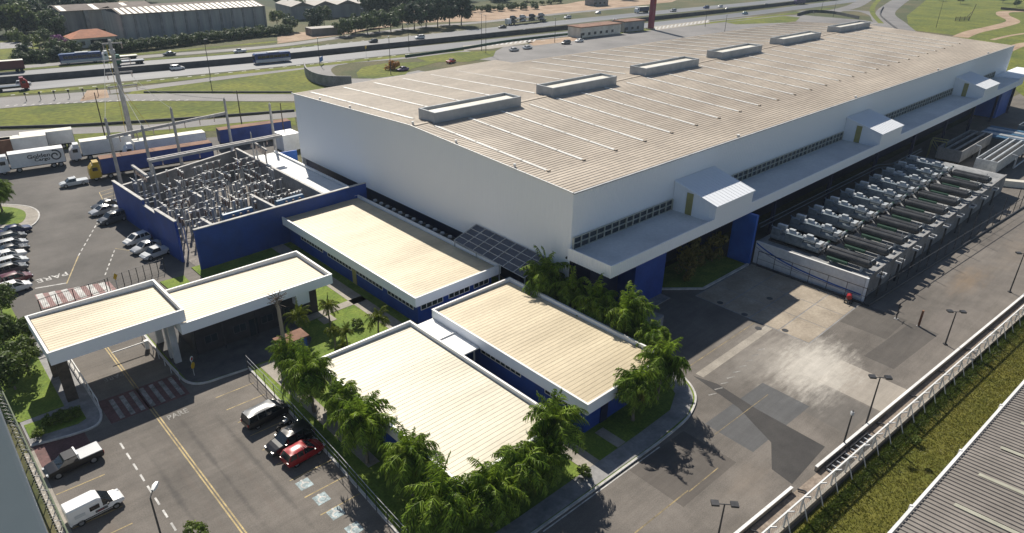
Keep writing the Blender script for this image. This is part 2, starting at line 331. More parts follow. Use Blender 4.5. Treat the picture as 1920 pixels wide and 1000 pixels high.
# ---- raised ground around the office buildings, with kerb
edge = smoothline([(17.0, 84), (16.9, 76), (16.9, 70.5), (17.2, 68.2), (18.4, 67.0), (20.5, 66.7), (23.2, 66.4)], 4)[:-1] + [(23.2, 66.4), (22.9, 56.1), (22.5, 45.6), (22.1, 38.2), (21.6, 28.9), (30.3, 28.4), (38.9, 28.2), (46.8, 28.1)] + smoothline([(50, 28.15), (53.1, 28.5), (56.3, 29.9), (58.2, 32.6), (58.7, 36), (58.8, 40)], 5)
edge = [tuple(Vector(p[:2]) if not isinstance(p, Vector) else p) for p in edge]
struct(MB().prism(edge+[(59, 60), (59, 96), (28, 96), (28, 84)], -.02, .11).build('garden_lawn', 'grass_lush'))
def kerbline(pts, wd=.22, h=.16, name='kerb', m='kerb'):
    mb = MB(); q = ribbon(pts, wd); n = len(q)//2
    for i in range(n-1): mb.prism([q[i], q[i+1], q[2*n-2-i], q[2*n-1-i]], 0, h)
    return struct(mb.build(name, m))
kerbline(edge)
def slabpath(name, pts, z=.135, m='concrete_grey'): return struct(MB().prism(pts, .05, z).build(name, m))
slabpath('footpath', [(21.9, 29.0), (30.3, 28.6), (46.8, 28.3), (52.5, 28.6), (52.2, 30.3), (46.6, 30.2), (30.3, 30.4), (22.0, 30.8)])
slabpath('corner_path', [(52.5, 28.6)]+[tuple(p) for p in smoothline([(53.1, 28.7), (56.1, 30.1), (57.9, 32.7), (58.45, 36), (58.5, 42)], 5)]+[(56.9, 42), (56.8, 36), (56.3, 33.6), (55.0, 31.6), (52.2, 30.3)])
slabpath('cross_path', [(38.9, 30.3), (40.9, 30.3), (40.9, 57), (38.9, 57)], .14, 'concrete')
slabpath('cross_path', [(43.6, 30.3), (44.8, 30.3), (44.8, 33.2), (43.6, 33.2)], .14, 'concrete')
slabpath('paved_court', [(17.2, 68.3), (18.4, 67.2), (23.3, 66.6), (30.5, 66.2), (31.5, 67.5), (31.5, 84), (17.2, 84)], .135, mat('court_paving', (.075, .075, .078), .9, scale=.6, col2=(.12, .118, .115), fine=.1))  # court colour darkened to carry the shade under the guardhouse eave
slabpath('garden_path', [(24.4, 44), (25.6, 44), (26.0, 66.2), (24.2, 66.2)], .14, 'concrete')
slabpath('garden_path', [(31.6, 71.2), (41.6, 71.2), (41.6, 72.6), (31.6, 72.6)], .14, 'concrete')
slabpath('paving_slabs', [(34.2, 69.3), (36.0, 69.3), (36.0, 71.0), (34.2, 71.0)], .15, 'concrete')
slabpath('office_walk', [(39.6, 57.2), (41.6, 57.2), (41.6, 96), (39.6, 96)], .14, 'concrete')
# left island and lawn
isl = [tuple(p) for p in smoothline([(2.4, 67.9), (5.4, 67.1), (7.4, 66.9), (8.3, 67.5), (8.75, 69.0), (8.8, 71), (8.8, 84)], 5)]
struct(MB().prism(isl+[(6.4, 90), (2.4, 90)], -.02, .12).build('gate_pavement', 'concrete_grey')); kerbline(isl)
struct(MB().prism([(2.4, 72.4), (6.3, 72.4), (6.6, 100), (4, 118), (-6, 118), (-6, 90)], 0, .15).build('entrance_lawn', 'grass_lush'))
struct(MB().prism([(2.6, 69.0), (6.6, 68.4), (7.4, 68.8), (7.4, 71.2), (2.6, 71.6)], 0, .17).build('hedge_bed', 'grass_lush'))
struct(MB().sheet([(2.5, 62.6), (6.6, 62.6), (6.7, 66.9), (2.5, 67.7)], .008).build('painted_bay', 'paint_red'))
struct(MB().sheet([(1.7, 20), (2.5, 20), (2.5, 67), (1.7, 67)], .02).build('boundary_strip', 'concrete'))
ci = [tuple(p) for p in smoothline(g2((0, 428), (45, 429), (68, 418), (73, 400), (52, 388), (0, 384)), 5)]
struct(MB().prism(ci+[(4, 145), (4, 127)], -.02, .13).build('lot_pavement', 'concrete')); kerbline(ci)
ci2 = [tuple(p) for p in smoothline(g2((0, 423), (35, 421), (48, 410), (46, 398), (25, 391), (0, 389)), 4)]
struct(MB().prism(ci2+[(4, 141), (4, 130)], .05, .17).build('lot_lawn', 'grass_lush'))
struct(MB().prism(g2((300, 530), (345, 518), (358, 532), (318, 545)), -.02, .13).build('guardhouse_lawn', 'grass_lush'))
# ---- road paint
mat('paint_worn_shaded', (.13, .125, .115), .75, scale=1.2, col2=(.36, .35, .33), fine=.25, bscale=6); mat('paint_worn_yellow', (.12, .105, .08), .75, scale=.8, col2=(.34, .26, .13), fine=.25, bscale=6)
def line(pts, wd, m, name, parent, z=.008):
    return stripmesh(MB(), pts, wd, z).build(name, m, parent)
def dashes(p, q, n, fill, wd, m, name, parent, z=.008):
    p, q = Vector(p), Vector(q)
    for k in range(n):
        a = p.lerp(q, k/n); b = p.lerp(q, (k+fill)/n); line([a, b], wd, m, name, parent, z)
for dx in (-.13, .13): line([(12.75+dx, 22), (12.75+dx, 84)], .13, 'paint_yellow', 'centre_line', yard)
for k in range(22): line([(8.75, 62.8-k*1.9), (8.75, 61.7-k*1.9)], .17, 'paint_white', 'lane_dash', yard)
struct_cw = struct(MB().sheet([(9.0, 66.4), (16.6, 66.2), (16.6, 70.8), (9.0, 71.1)], .008).build('zebra_crossing', 'paint_red'))
for k in range(7): MB().sheet([(9.9+k*.98, 66.6), (10.35+k*.98, 66.6), (10.35+k*.98, 70.6), (9.9+k*.98, 70.6)], .014).build('stripe', 'paint_worn_shaded', struct_cw)  # worn stripes, colour dimmed further to deepen the gate canopy's shade
cw2 = struct(MB().sheet(g2((65, 553), (205, 528), (220, 545), (80, 580)), .008).build('zebra_crossing', mat('paint_faded_red', (.24, .14, .13), .8, scale=.7, col2=(.33, .2, .19), fine=.2)))
for k in range(6):
    t = (k+.35)/6; a, b = G(65+140*t, 553-25*t), G(80+140*t, 578-35*t)
    line([a.to_2d(), b.to_2d()], .75, 'paint_white', 'stripe', cw2, .014)
for k in range(9): line([(18.3, 63.7-k*2.72), (22.4, 63.6-k*2.72)], .11, 'paint_yellow', 'bay_line', yard)
bsm = mat('paint_cyan', (.15, .19, .20), .7, scale=1.1, col2=(.40, .50, .53), fine=.3, bscale=6)
for px, py in ((571, 908), (603, 935), (630, 962), (664, 992)):
    c = G(px, py); s_ = MB().sheet([(c.x-.6, c.y-.6), (c.x+.6, c.y-.6), (c.x+.6, c.y+.6), (c.x-.6, c.y+.6)], .009).build('bay_symbol', 'paint_cyan', yard)
    mb = MB(); ring = [(c.x+.35*math.cos(a*.5236), c.y-.15+.35*math.sin(a*.5236)) for a in range(9)]; stripmesh(mb, [Vector(q) for q in ring], .14, .014); stripmesh(mb, [Vector((c.x, c.y+.1)), Vector((c.x, c.y+.45))], .16, .0145); mb.sheet([(c.x+.13*math.cos(a), c.y+.58+.11*math.sin(a)) for a in (0, 1, 2, 3, 4, 5)], .014); mb.build('wheelchair_mark', 'paint_white', s_)
for k in range(9): line([(2.6, 61.9-k*2.55), (6.4, 61.8-k*2.55)], .11, 'paint_yellow', 'bay_line', yard)
line(g2((1190, 1000), (1290, 920)), .13, 'paint_worn_yellow', 'lane_line', yard); line([(43.9, 22.4), (48.5, 22.3)], .1, 'paint_worn_yellow', 'lane_line', yard)
line([(60.0, 33.6), (75.6, 33.6)], .1, 'paint_worn_yellow', 'lane_line', yard)
line(g2((1340, 815), (1440, 740)), .07, 'paint_worn_yellow', 'lane_line', yard)
line([(31, 28.0), (46.8, 27.7)], .12, 'paint_white', 'edge_line', yard)
for k in range(9):
    c = G(1335+k*11.5, 740-k*10.5); line([(c.x-.4, c.y+.2), (c.x+.55, c.y-.2)], .16, 'paint_worn_shaded', 'hatch_mark', yard)
lot = bpy.data.objects['asphalt_lot']
line(g2((125, 532), (147, 480)), .16, 'paint_yellow', 'lane_line', lot, .006)
dashes(G(147, 480).to_2d(), G(186, 412).to_2d(), 8, .55, .16, 'paint_white', 'lane_dash', lot, .006)
dashes(G(197, 516).to_2d(), G(216, 466).to_2d(), 6, .55, .16, 'paint_white', 'lane_dash', lot, .006)
line(g2((66, 541), (124, 531)), .28, 'paint_white', 'stop_line', lot, .006)
for k in range(4): line(g2((186+k*3, 361+k*6), (212+k*3, 353+k*6)), .13, 'paint_yellow', 'bay_line', lot, .006)
line(g2((186, 361), (196, 381)), .13, 'paint_yellow', 'bay_line', lot, .006)
line(g2((216, 466), (255, 472)), .1, 'paint_yellow', 'bay_line', lot, .006)
for k in range(8): line(g2((40, 445+k*13), (52, 443+k*13)), .1, 'paint_yellow', 'bay_line', lot, .006)
def text_mesh(name, body, size, m, parent=None, loc=(0, 0, 0), rot=(0, 0, 0), sx=1.0, ext=0.0, align='CENTER'):
    cu = bpy.data.curves.new(name, 'FONT'); cu.body = body; cu.size = size; cu.align_x = align; cu.align_y = 'CENTER'; cu.offset = .02 if ext else .012; cu.extrude = ext; cu.resolution_u = 3
    o = bpy.data.objects.new('tmp', cu); COL.objects.link(o); bpy.context.view_layer.update()
    me = bpy.data.meshes.new_from_object(o.evaluated_get(bpy.context.evaluated_depsgraph_get())); bpy.data.objects.remove(o)
    me.materials.clear(); me.materials.append(MATS[m]); q = put(name, me, parent, loc); q.rotation_euler = rot; q.scale = (sx, 1, 1)
    return q
pc = G(98, 520); text_mesh('road_word', 'PARE', 1.9, 'paint_white', lot, (pc.x, pc.y, .008), (0, 0, math.pi+.02), .9)
pc = G(334, 778); text_mesh('road_word', 'PARE', 1.2, 'paint_worn_shaded', yard, (pc.x, pc.y+.1, .010), (0, 0, 0), .75)
pc = G(214, 708); text_mesh('road_word', 'PARE', 1.2, 'paint_worn_shaded', yard, (pc.x, pc.y+.1, .010), (0, 0, math.pi), .75)

# ---- outer roads, highway, verges
def road(name, pix, wd, m, z=0.0, n=8): return struct(stripmesh(MB(), smoothline([G(a, b) for a, b in pix], n), wd, z).build(name, m))
def area(name, pix, m, z): return struct(MB().sheet(g2(*pix), z).build(name, m))
area('verge', [(-60, 300), (0, 262), (300, 240), (552, 220), (556, 235), (300, 252), (150, 262), (130, 285), (0, 300)], 'grass', -.03)
road('service_road', [(-120, 258), (0, 252), (150, 245), (300, 238), (430, 226), (560, 214), (680, 200)], 6.0, 'asphalt_far', -.010)
area('verge', [(-120, 252), (0, 243), (300, 226), (556, 211), (556, 193), (420, 190), (240, 190), (110, 196), (0, 204), (-120, 215)], 'grass', -.02)
road('access_road', [(-120, 206), (0, 197), (100, 189), (200, 184), (330, 182), (440, 183), (560, 183), (640, 182)], 9, 'asphalt_far', -.008)
area('verge', [(240, 177), (420, 176), (548, 176), (610, 168), (596, 150), (575, 128), (420, 150), (250, 168)], 'grass', -.015)
road('slip_road', [(-60, 193), (0, 187), (200, 173), (300, 161), (450, 142), (560, 128), (640, 117), (760, 108), (880, 96)], 5.5, 'asphalt_far', -.006)
road('loop_road', [(640, 117), (612, 122), (598, 132), (612, 146), (655, 152), (720, 150), (800, 135)], 8, 'asphalt_far', -.004)
area('loop_lawn', [(668, 137), (680, 126), (720, 119), (790, 116), (840, 112), (800, 122), (770, 130), (760, 140), (700, 148), (672, 146)], 'grass', .0)
area('loop_lawn', [(780, 108), (860, 98), (930, 95), (925, 106), (880, 116), (800, 116)], 'grass', .002)
area('rear_lot', [(900, 112), (945, 88), (1100, 72), (1230, 52), (1400, 32), (1500, 28), (1620, 38), (1700, 52), (1500, 90), (1100, 130)], 'asphalt_far', -.012)
area('zebra_apron', [(868, 86), (985, 75), (1000, 80), (920, 92), (870, 95)], 'concrete', .004)
area('earth_strip', [(985, 78), (1080, 68), (1085, 76), (1000, 86)], 'earth', .004)
area('rear_lawn', [(1360, 42), (1470, 30), (1500, 33), (1490, 42), (1380, 46)], 'grass', .002)
hw = struct(stripmesh(MB(), smoothline([G(a, b) for a, b in [(-250, 192), (0, 166.5), (250, 144), (500, 121), (750, 96), (1000, 70.5), (1250, 43.5), (1420, 24), (1560, 6), (1700, -12)]], 8), 12.5, -.004).build('highway', 'highway_asphalt'))
hw2 = struct(stripmesh(MB(), smoothline([G(a, b) for a, b in [(-250, 160), (0, 143), (250, 122), (500, 102), (750, 75), (1000, 48), (1250, 22), (1420, 6), (1560, -10), (1700, -26)]], 8), 13, -.004).build('highway', 'highway_asphalt'))
road('highway_verge', [(-250, 202), (0, 178), (250, 157), (500, 132), (750, 106), (1000, 79), (1250, 52), (1420, 33), (1560, 16)], 4.5, 'grass', -.002)
road('highway_verge', [(-250, 150), (0, 133), (250, 114), (400, 103), (500, 93), (600, 83)], 3.2, 'grass', -.002)
road('frontage_road', [(-250, 146), (0, 129), (250, 108), (500, 88), (640, 70), (800, 50), (900, 42), (1050, 26), (1200, 12)], 6, 'asphalt_far', -.012)
road('frontage_verge', [(-250, 138), (0, 119), (110, 113), (300, 98), (520, 78)], 4, 'grass', -.014)
area('earth_field', [(735, 44), (735, 20), (820, 12), (900, 17), (1060, 8), (1090, 2), (1180, -8), (1300, -14), (1260, 4), (1060, 24), (900, 40)], 'earth', -.03)
area('field', [(0, 75), (75, 75), (70, 105), (0, 112)], 'grass', -.03); area('track', [(0, 80), (60, 78), (62, 88), (0, 92)], 'concrete_grey', -.02)
area('earth_track', [(165, 2), (240, 3), (230, 14), (175, 14), (190, 8)], 'earth', -.02)
area('wood_floor', [(-80, 72), (0, 70), (105, 62), (120, 30), (200, 14), (215, -6), (200, -60), (-150, -60)], mat('wood_floor', (.02, .032, .012), .95, scale=.2, col2=(.04, .055, .02)), -.02)
area('wood_floor', [(205, 16), (500, 12), (560, 26), (720, 14), (735, 18), (900, 4), (1250, -18), (1250, -110), (-200, -110), (190, -30)], 'wood_floor', -.04)
area('frontage_yard', [(520, 62), (640, 58), (740, 50), (745, 42), (640, 66), (520, 82)], 'earth', -.02)
# white dashes along the highway edges
for k in range(46):
    a = G(20+k*25.5, 178.5-k*2.62); b = G(20+k*25.5+8, 178.5-(k+.32)*2.62)
    line([a.to_2d(), b.to_2d()], .55, 'paint_white', 'edge_dash', hw, .006)
for k in range(16):
    a = G(545+k*22, 91-k*2.35); b = G(545+k*22+6, 91-(k+.27)*2.35); line([a.to_2d(), b.to_2d()], .6, 'paint_white', 'lane_dash', hw2, .006)
acc = bpy.data.objects['access_road']
for k in range(22):
    a = G(10+k*16, 199.5-.75*k if k < 14 else 189); b = G(10+k*16+7, 197.5-.75*k if k < 14 else 187.5); line([a.to_2d(), b.to_2d()], .4, 'paint_white', 'edge_dash', acc, .006)
zap = bpy.data.objects['zebra_apron']
for k in range(12):
    a = G(905+k*8.6, 88-k*.9); b = G(909+k*8.6, 84-k*.9); line([a.to_2d(), b.to_2d()], .9, 'paint_white', 'stripe', zap, .012)
area('zebra_strip', [(1225, 58), (1330, 43), (1330, 37), (1225, 50)], 'concrete', .004)
for k in range(14):
    a = G(1228+k*7.4, 56-k*1.05); b = G(1231+k*7.4, 51-k*1.0); line([a.to_2d(), b.to_2d()], .9, 'paint_white', 'stripe', bpy.data.objects['zebra_strip'], .012)
area('bare_apron', [(163, 170), (200, 168), (205, 183), (150, 190)], 'earth', .004)
# curving highway ramps and dirt tracks top right
road('ramp', [(1560, 22), (1600, 12), (1625, -2), (1650, -20)], 9, 'asphalt_far', .0); road('ramp', [(1668, 60), (1650, 40), (1640, 28), (1600, 20), (1500, 22)], 8, 'asphalt_far', .002)
road('ramp', [(1700, 62), (1678, 42), (1660, 26), (1672, 12), (1700, -6), (1740, -24)], 11, 'asphalt_far', .004)
road('ramp_verge', [(1652, 44), (1636, 24), (1640, 8), (1660, -10)], 3, 'grass', .006)
area('hill_meadow', [(1705, 56), (1700, 30), (1720, 14), (1760, -20), (2000, -20), (2050, 140), (1890, 120), (1790, 66)], 'grass', .0)
road('dirt_track', [(1800, 70), (1825, 60), (1870, 50), (1900, 40), (1880, 28), (1890, 22), (1960, 22)], 7, 'earth', .01)
road('dirt_track', [(1860, 75), (1900, 66), (1960, 58)], 2.2, 'earth', .012)
road('dirt_track', [(1880, 98), (1915, 84), (1960, 78)], 5, 'earth', .01)
area('side_meadow', [(1885, 120), (1960, 80), (2050, 200), (1950, 205), (1880, 150)], 'grass', .005)
# grass strip beyond the right-hand fence
struct(MB().sheet([(25, 14.2), (45, 14.0), (110, 10.3), (280, 1.8), (280, -60), (25, -60)], -.01).build('grass_bank', 'grass_rough'))
tb = MB(); rnd = random.Random(5)
for k in range(48000):
    x = rnd.uniform(40, 118); t = (x-44)/66; y = rnd.uniform(6.0, 14.0-3.2*t)
    h = rnd.uniform(.06, .22); a = rnd.uniform(0, 6.28); c, s_ = math.cos(a), math.sin(a); b = len(tb.v); wv = rnd.uniform(.02, .055)
    tb.v += [(x-c*wv, y-s_*wv, 0), (x+c*wv, y+s_*wv, 0), (x+rnd.uniform(-.2, .2), y+rnd.uniform(-.2, .2), h)]; tb.f.append((b, b+1, b+2))
leafmat('grass_blade', (.115, .135, .014), (.175, .16, .024), .3); leafmat('grass_blade_green', (.06, .095, .014), (.10, .14, .022), .5)
o = stuff(tb.build('tall_grass', 'grass_blade')); tag(o, 'rough green and brown grass on the bank beyond the white fence', 'grass')
tb = MB()
for k in range(14000):
    x = rnd.uniform(42, 118); t = (x-44)/66; y = 13.6-3.2*t-abs(rnd.gauss(0, .55))
    h = rnd.uniform(.12, .4); a = rnd.uniform(0, 6.28); c, s_ = math.cos(a), math.sin(a); b = len(tb.v); wv = rnd.uniform(.04, .09)
    tb.v += [(x-c*wv, y-s_*wv, 0), (x+c*wv, y+s_*wv, 0), (x+rnd.uniform(-.3, .3), y+rnd.uniform(-.3, .3), h)]; tb.f.append((b, b+1, b+2))
o = stuff(tb.build('fence_weeds', 'grass_blade_green')); tag(o, 'greener weeds growing along the foot of the white fence', 'weeds')
# ================================================================== BUILDINGS
def hit(px, py, axis, val):
    d = RIGHT*((px-960)/FPX) - UP*((py-500)/FPX) + FWD
    t = val/d[axis]; return Vector((d.x*t, d.y*t, CAMZ+d.z*t))
FX0, FX1, FY0, FYB, EZ, RZ = 59.0, 249.0, 51.2, 120.0, 16.5, 18.0
def ridge_y(x): return 84.2+.045*(x-FX0)
def roof_z(x, y):
    r = ridge_y(x)
    return EZ+(RZ-EZ)*(y-FY0)/(r-FY0) if y < r else EZ+(RZ-EZ)*(FYB-y)/(FYB-r)
fac = thing('factory', 'huge white factory hall with long tan ribbed roof and ridge vents', 'factory', (FX0, FY0, 0))
def F(mb, name, m, parent=None, smooth=False):
    if parent is None or parent is fac:
        mb.v = [(a-FX0, b-FY0, c) for a, b, c in mb.v]; return mb.build(name, m, fac, smooth=smooth)
    mb.v = [(a-FX0, b-FY0, c) for a, b, c in mb.v]; return mb.build(name, m, parent, smooth=smooth)
def ribroof(x0, x1, ya0, yb0, ya1, yb1, z0, z1, n, h=.05):
    """ribbed sheet from eave a to ridge b, ribs along X"""
    mb = MB(); L, Rr = [], []
    for k in range(n):
        for off, dz in ((0, 0), (.66, 0), (.74, h), (.88, h), (.96, 0)):
            t = (k+off)/n; L.append((x0, ya0+(yb0-ya0)*t, z0+(z1-z0)*t+dz)); Rr.append((x1, ya1+(yb1-ya1)*t, z0+(z1-z0)*t+dz))
    L.append((x0, yb0, z1)); Rr.append((x1, yb1, z1)); b = len(L)
    return mb.add(L+Rr, [(i, b+i, b+i+1, i+1) if (yb0 > ya0) else (i+1, b+i+1, b+i, i) for i in range(b-1)])
F(ribroof(FX0-.2, FX1, FY0-.2, ridge_y(FX0), FY0-.2, ridge_y(FX1), EZ, RZ, 52), 'roof_slope', 'factory_roof')
F(ribroof(FX0-.2, 113, 121.5, ridge_y(FX0), 125.0, ridge_y(113), EZ-.06, RZ, 58), 'roof_slope', 'factory_roof')
F(ribroof(113.02, FX1, 119.6, ridge_y(113), 118.5, ridge_y(FX1), EZ, RZ, 52), 'roof_slope', 'factory_roof')
mb = MB()
for x in [FX0+k*7 for k in range(28)]: mb.bar((x, ridge_y(x)-.4, RZ+.05), (x+6.9, ridge_y(x+6.9)-.4, RZ+.05), .5, .1)
F(mb, 'ridge_cap', 'factory_roof')
def corr(p, q, zb0, zb1, topf, step, depth, nrm):
    """vertical ribbed cladding from p to q; topf(t) gives its top"""
    p, q = Vector(p), Vector(q); n = max(2, int((q-p).length/step)); mb = MB(); vs = []; nv = Vector(nrm)
    for k in range(n):
        for off, d in ((0, 0), (.55, 0), (.62, 1), (.9, 1), (.97, 0)):
            t = (k+off)/n; c = p.lerp(q, t)+nv*depth*d
            vs.append((c.x, c.y, zb0+(zb1-zb0)*t)); vs.append((c.x, c.y, topf(t)))
    vs += [(q.x, q.y, zb1), (q.x, q.y, topf(1))]
    return mb.add(vs, [(2*i, 2*i+2, 2*i+3, 2*i+1) for i in range(len(vs)//2-1)])
def gt(t):
    y = 120.8+(FY0-120.8)*t; return (EZ if y > FYB else roof_z(FX0, y))+.06
F(corr((FX0, 120.8), (FX0, FY0), 4.55, 4.55, gt, .5, .022, (-1, 0)), 'gable_wall', 'white_clad')
F(corr((FX0, FY0), (FX1, FY0), 8.9, 8.9, lambda t: EZ-.02, .5, .022, (0, -1)), 'side_wall', 'white_clad')
F(MB().box(FX1-.2, FX1, FY0+.1, 118.3, 0, EZ-.1), 'end_wall', 'white_clad')
F(MB().box(FX0+.3, 113, 121.0, 121.3, 0, EZ-.2).box(113, FX1, 118.2, 118.4, 0, EZ-.2), 'rear_wall', 'white_clad')
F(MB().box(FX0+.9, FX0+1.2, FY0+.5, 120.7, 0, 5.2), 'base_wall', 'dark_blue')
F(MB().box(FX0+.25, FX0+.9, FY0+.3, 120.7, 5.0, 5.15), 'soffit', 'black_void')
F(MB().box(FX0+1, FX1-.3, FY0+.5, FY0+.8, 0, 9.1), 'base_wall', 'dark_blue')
# edge trim along the eaves and gable
mb = MB(); mb.bar((FX0-.14, FY0-.12, EZ+.03), (FX1, FY0-.12, EZ+.03), .22, .16); F(mb, 'eave_trim', 'steel_paint')
mb = MB(); mb.bar((FX0-.12, FY0, EZ+.08), (FX0-.12, ridge_y(FX0), RZ+.08), .16, .16).bar((FX0-.12, ridge_y(FX0), RZ+.08), (FX0-.12, 121.4, EZ+.04), .16, .16); F(mb, 'gable_trim', 'white_paint')
for y, z in ((112, 0), (102, 0), (ridge_y(FX0), .1), (74, 0), (62, 0)):
    zz = roof_z(FX0, y)+z; F(MB().tube((FX0+.5, y, zz), (FX0+.5, y, zz+.45), .16, .2, 8), 'vent_cap', 'white_paint')
for x in (97, 140, 186, 225): F(MB().tube((x, FY0+.4, EZ), (x, FY0+.4, EZ+.4), .22, .26, 8), 'vent_cap', 'white_paint')
# roof lights
for k in range(26):
    x = 62.0+6.95*k
    if x > 243: break
    for side in (0, 1):
        ya, yb = (58.6+.02*(x-62), ridge_y(x)-2.2) if side == 0 else (ridge_y(x)+3.2, (120.2 if x < 113 else 117.6))
        mb = MB(); wv = .24; seg = 5
        for s_ in range(seg):
            t0, t1 = s_/seg, (s_+.96)/seg; y0, y1 = ya+(yb-ya)*t0, ya+(yb-ya)*t1
            za, zb = roof_z(x, y0)+.1, roof_z(x, y1)+.1
            mb.add([(x-wv, y0, za), (x+wv, y0, za), (x+wv, y1, zb), (x-wv, y1, zb), (x-wv, y0, za-.12), (x+wv, y0, za-.12), (x+wv, y1, zb-.12), (x-wv, y1, zb-.12)],
                   [(0, 1, 2, 3), (0, 4, 5, 1), (1, 5, 6, 2), (2, 6, 7, 3), (3, 7, 4, 0)])
        F(mb, 'skylight_strip', 'skylight')
        if side == 0: F(MB().box(x-.28, x+.28, ya-.45, ya-.2, roof_z(x, ya-.4), roof_z(x, ya-.4)+.2), 'strip_end_cap', 'factory_roof')
# ridge vents: four walls round a sunken lid
for k, (xa, xb) in enumerate(((62.7, 80.8), (89.7, 107.5), (118.5, 137.8), (149.5, 168.0), (182.6, 204.7), (220.9, 243.4))):
    yc = ridge_y((xa+xb)/2)-1.7; y0, y1 = yc-.1, yc+4.0
    y0 = y0 if k < 4 else y0+.3
    mv = F(MB().box(xa, xb, y0, y0+.3, 17.6, 19.55), 'ridge_vent', 'vent_grey')
    for b in ((xa, xb, y1-.3, y1), (xa, xa+.3, y0+.31, y1-.31), (xb-.3, xb, y0+.31, y1-.31)): F(MB().box(*b, 17.6, 19.548), 'vent_wall', 'vent_grey', mv)
    F(MB().box(xa+.31, xb-.31, y0+.31, y1-.95, 18.6, 19.2), 'vent_lid', 'pale_sheet', mv)
    F(MB().box(xa+.31, xb-.31, y1-.94, y1-.31, 17.7, 18.0), 'vent_slot', 'black_void', mv)
# canopy along the side
CY0, CX0, CX1 = 44.2, 58.4, 238.0
can = F(MB().box(CX0+.16, CX1, CY0+.16, FY0-.1, 8.6, 9.0), 'canopy', 'canopy_roof')
F(corr((CX0, CY0), (CX1, CY0), 8.0, 8.0, lambda t: 9.62, .4, .04, (0, -1)), 'fascia', 'white_clad', can)
F(MB().box(CX0, CX1, CY0+.01, CY0+.14, 8.02, 9.6), 'fascia_back', 'white_clad', can)
F(corr((CX0, FY0-.1), (CX0, CY0), 8.0, 8.0, lambda t: 9.62, .4, .04, (-1, 0)), 'fascia', 'white_clad', can)
F(MB().box(CX0+.01, CX0+.14, CY0+.15, FY0-.1, 8.02, 9.6), 'fascia_back', 'white_clad', can)
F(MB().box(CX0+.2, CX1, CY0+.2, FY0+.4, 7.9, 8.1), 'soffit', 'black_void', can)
F(MB().box(CX1, CX1+22, CY0+1, FY0-.2, 8.9, 9.3), 'side_wing', 'white_clad', can)
# dormers on the canopy
def dormer(x0, x1):
    prof = [(FY0-.06, 8.9), (CY0-.02, 8.9), (CY0-.02, 11.5), (FY0-.06, 13.3)]
    mb = MB(); vs = [(x, y, z) for x in (x0, x1) for y, z in prof]; mb.add(vs, [(0, 1, 2, 3), (7, 6, 5, 4), (1, 5, 6, 2)])
    d = F(mb, 'dormer', 'white_clad')
    rb = MB(); n = 12
    for i in range(n):
        a, b = x0-.15+(x1-x0+.3)*i/n, x0-.15+(x1-x0+.3)*(i+.8)/n; c = x0-.15+(x1-x0+.3)*(i+1)/n
        for (p, q, dz) in ((a, b, .06), (b, c, .085)):
            rb.add([(p, CY0-.2, 11.45+dz), (q, CY0-.2, 11.45+dz), (q, FY0-.06, 13.32+dz), (p, FY0-.06, 13.32+dz)], [(0, 1, 2, 3)])
    rb.add([(x0-.15, CY0-.2, 11.3), (x1+.15, CY0-.2, 11.3), (x1+.15, CY0-.2, 11.53), (x0-.15, CY0-.2, 11.53), (x0-.15, FY0-.06, 13.15), (x0-.15, FY0-.06, 13.4)], [(0, 1, 2, 3), (0, 3, 5, 4)])
    F(rb, 'dormer_roof', 'white_clad', d)
    for j in range(18):
        y = CY0+.2+j*.38; ztop = 11.45+(y-CY0)*(13.3-11.5)/(FY0-CY0)
        F(MB().box(x0-.05, x0-.005, y, y+.07, 9.0, ztop), 'wall_rib', 'white_clad', d) if j % 2 == 0 else None
    F(MB().box(x0-.09, x0-.01, 47.9, 48.9, 9.05, 12.2), 'louvre_door', 'olive', d)
for a in ((80.4, 90.2), (136.9, 147.3), (200.4, 212.0)): dormer(*a)
# window bands above the canopy
def band(x0, x1, cw, z0=9.02, z1=10.65):
    n = round((x1-x0)/cw); cw = (x1-x0)/n; mb = MB(); y = FY0-.15; zm = (z0+z1)/2
    for z in (z0, zm, z1): mb.bar((x0, y, z), (x1, y, z), .10, .14 if z != zm else .10)
    for k in range(n+1): mb.bar((x0+k*cw, y, z0), (x0+k*cw, y, z1), .17 if k % 7 else .3, .10)
    wn = F(mb, 'window', 'frame')
    pane = MB().box(.09, cw-.09, -.05, -.02, .08, (z1-z0)/2-.08).mesh('pane', 'glass')
    for k in range(n):
        for r in (0, 1): put('pane', pane, wn, (x0+k*cw-FX0, -.05, z0+r*(z1-z0)/2))
band(59.3, 80.2, 1.5); band(90.6, 136.6, 1.5); band(147.6, 200.2, 1.6); band(212.3, 236, 1.7)
# blue volumes under the canopy
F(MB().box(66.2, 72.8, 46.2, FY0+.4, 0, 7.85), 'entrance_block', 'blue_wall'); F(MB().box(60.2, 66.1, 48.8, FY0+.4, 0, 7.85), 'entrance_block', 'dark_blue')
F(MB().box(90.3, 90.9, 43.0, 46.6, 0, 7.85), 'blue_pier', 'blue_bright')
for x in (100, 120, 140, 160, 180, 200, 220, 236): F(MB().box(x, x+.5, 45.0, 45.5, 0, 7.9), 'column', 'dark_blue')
F(MB().box(226, 238, 45.6, 50.9, 0, 7.9), 'blue_end_block', 'blue_bright')
mb = MB()
for k, yy in enumerate((44.4, 44.7)): mb.path([(95, yy, 4.3+.5*k), (140, yy, 4.3+.5*k), (146, yy-.8, 3.6+.4*k), (162, yy-.8, 3.6+.4*k)], .07, 6)
tag(mb.build('pipe_run', 'machine_grey'), 'long grey pipes running beside the dark wall under the canopy', 'pipes')
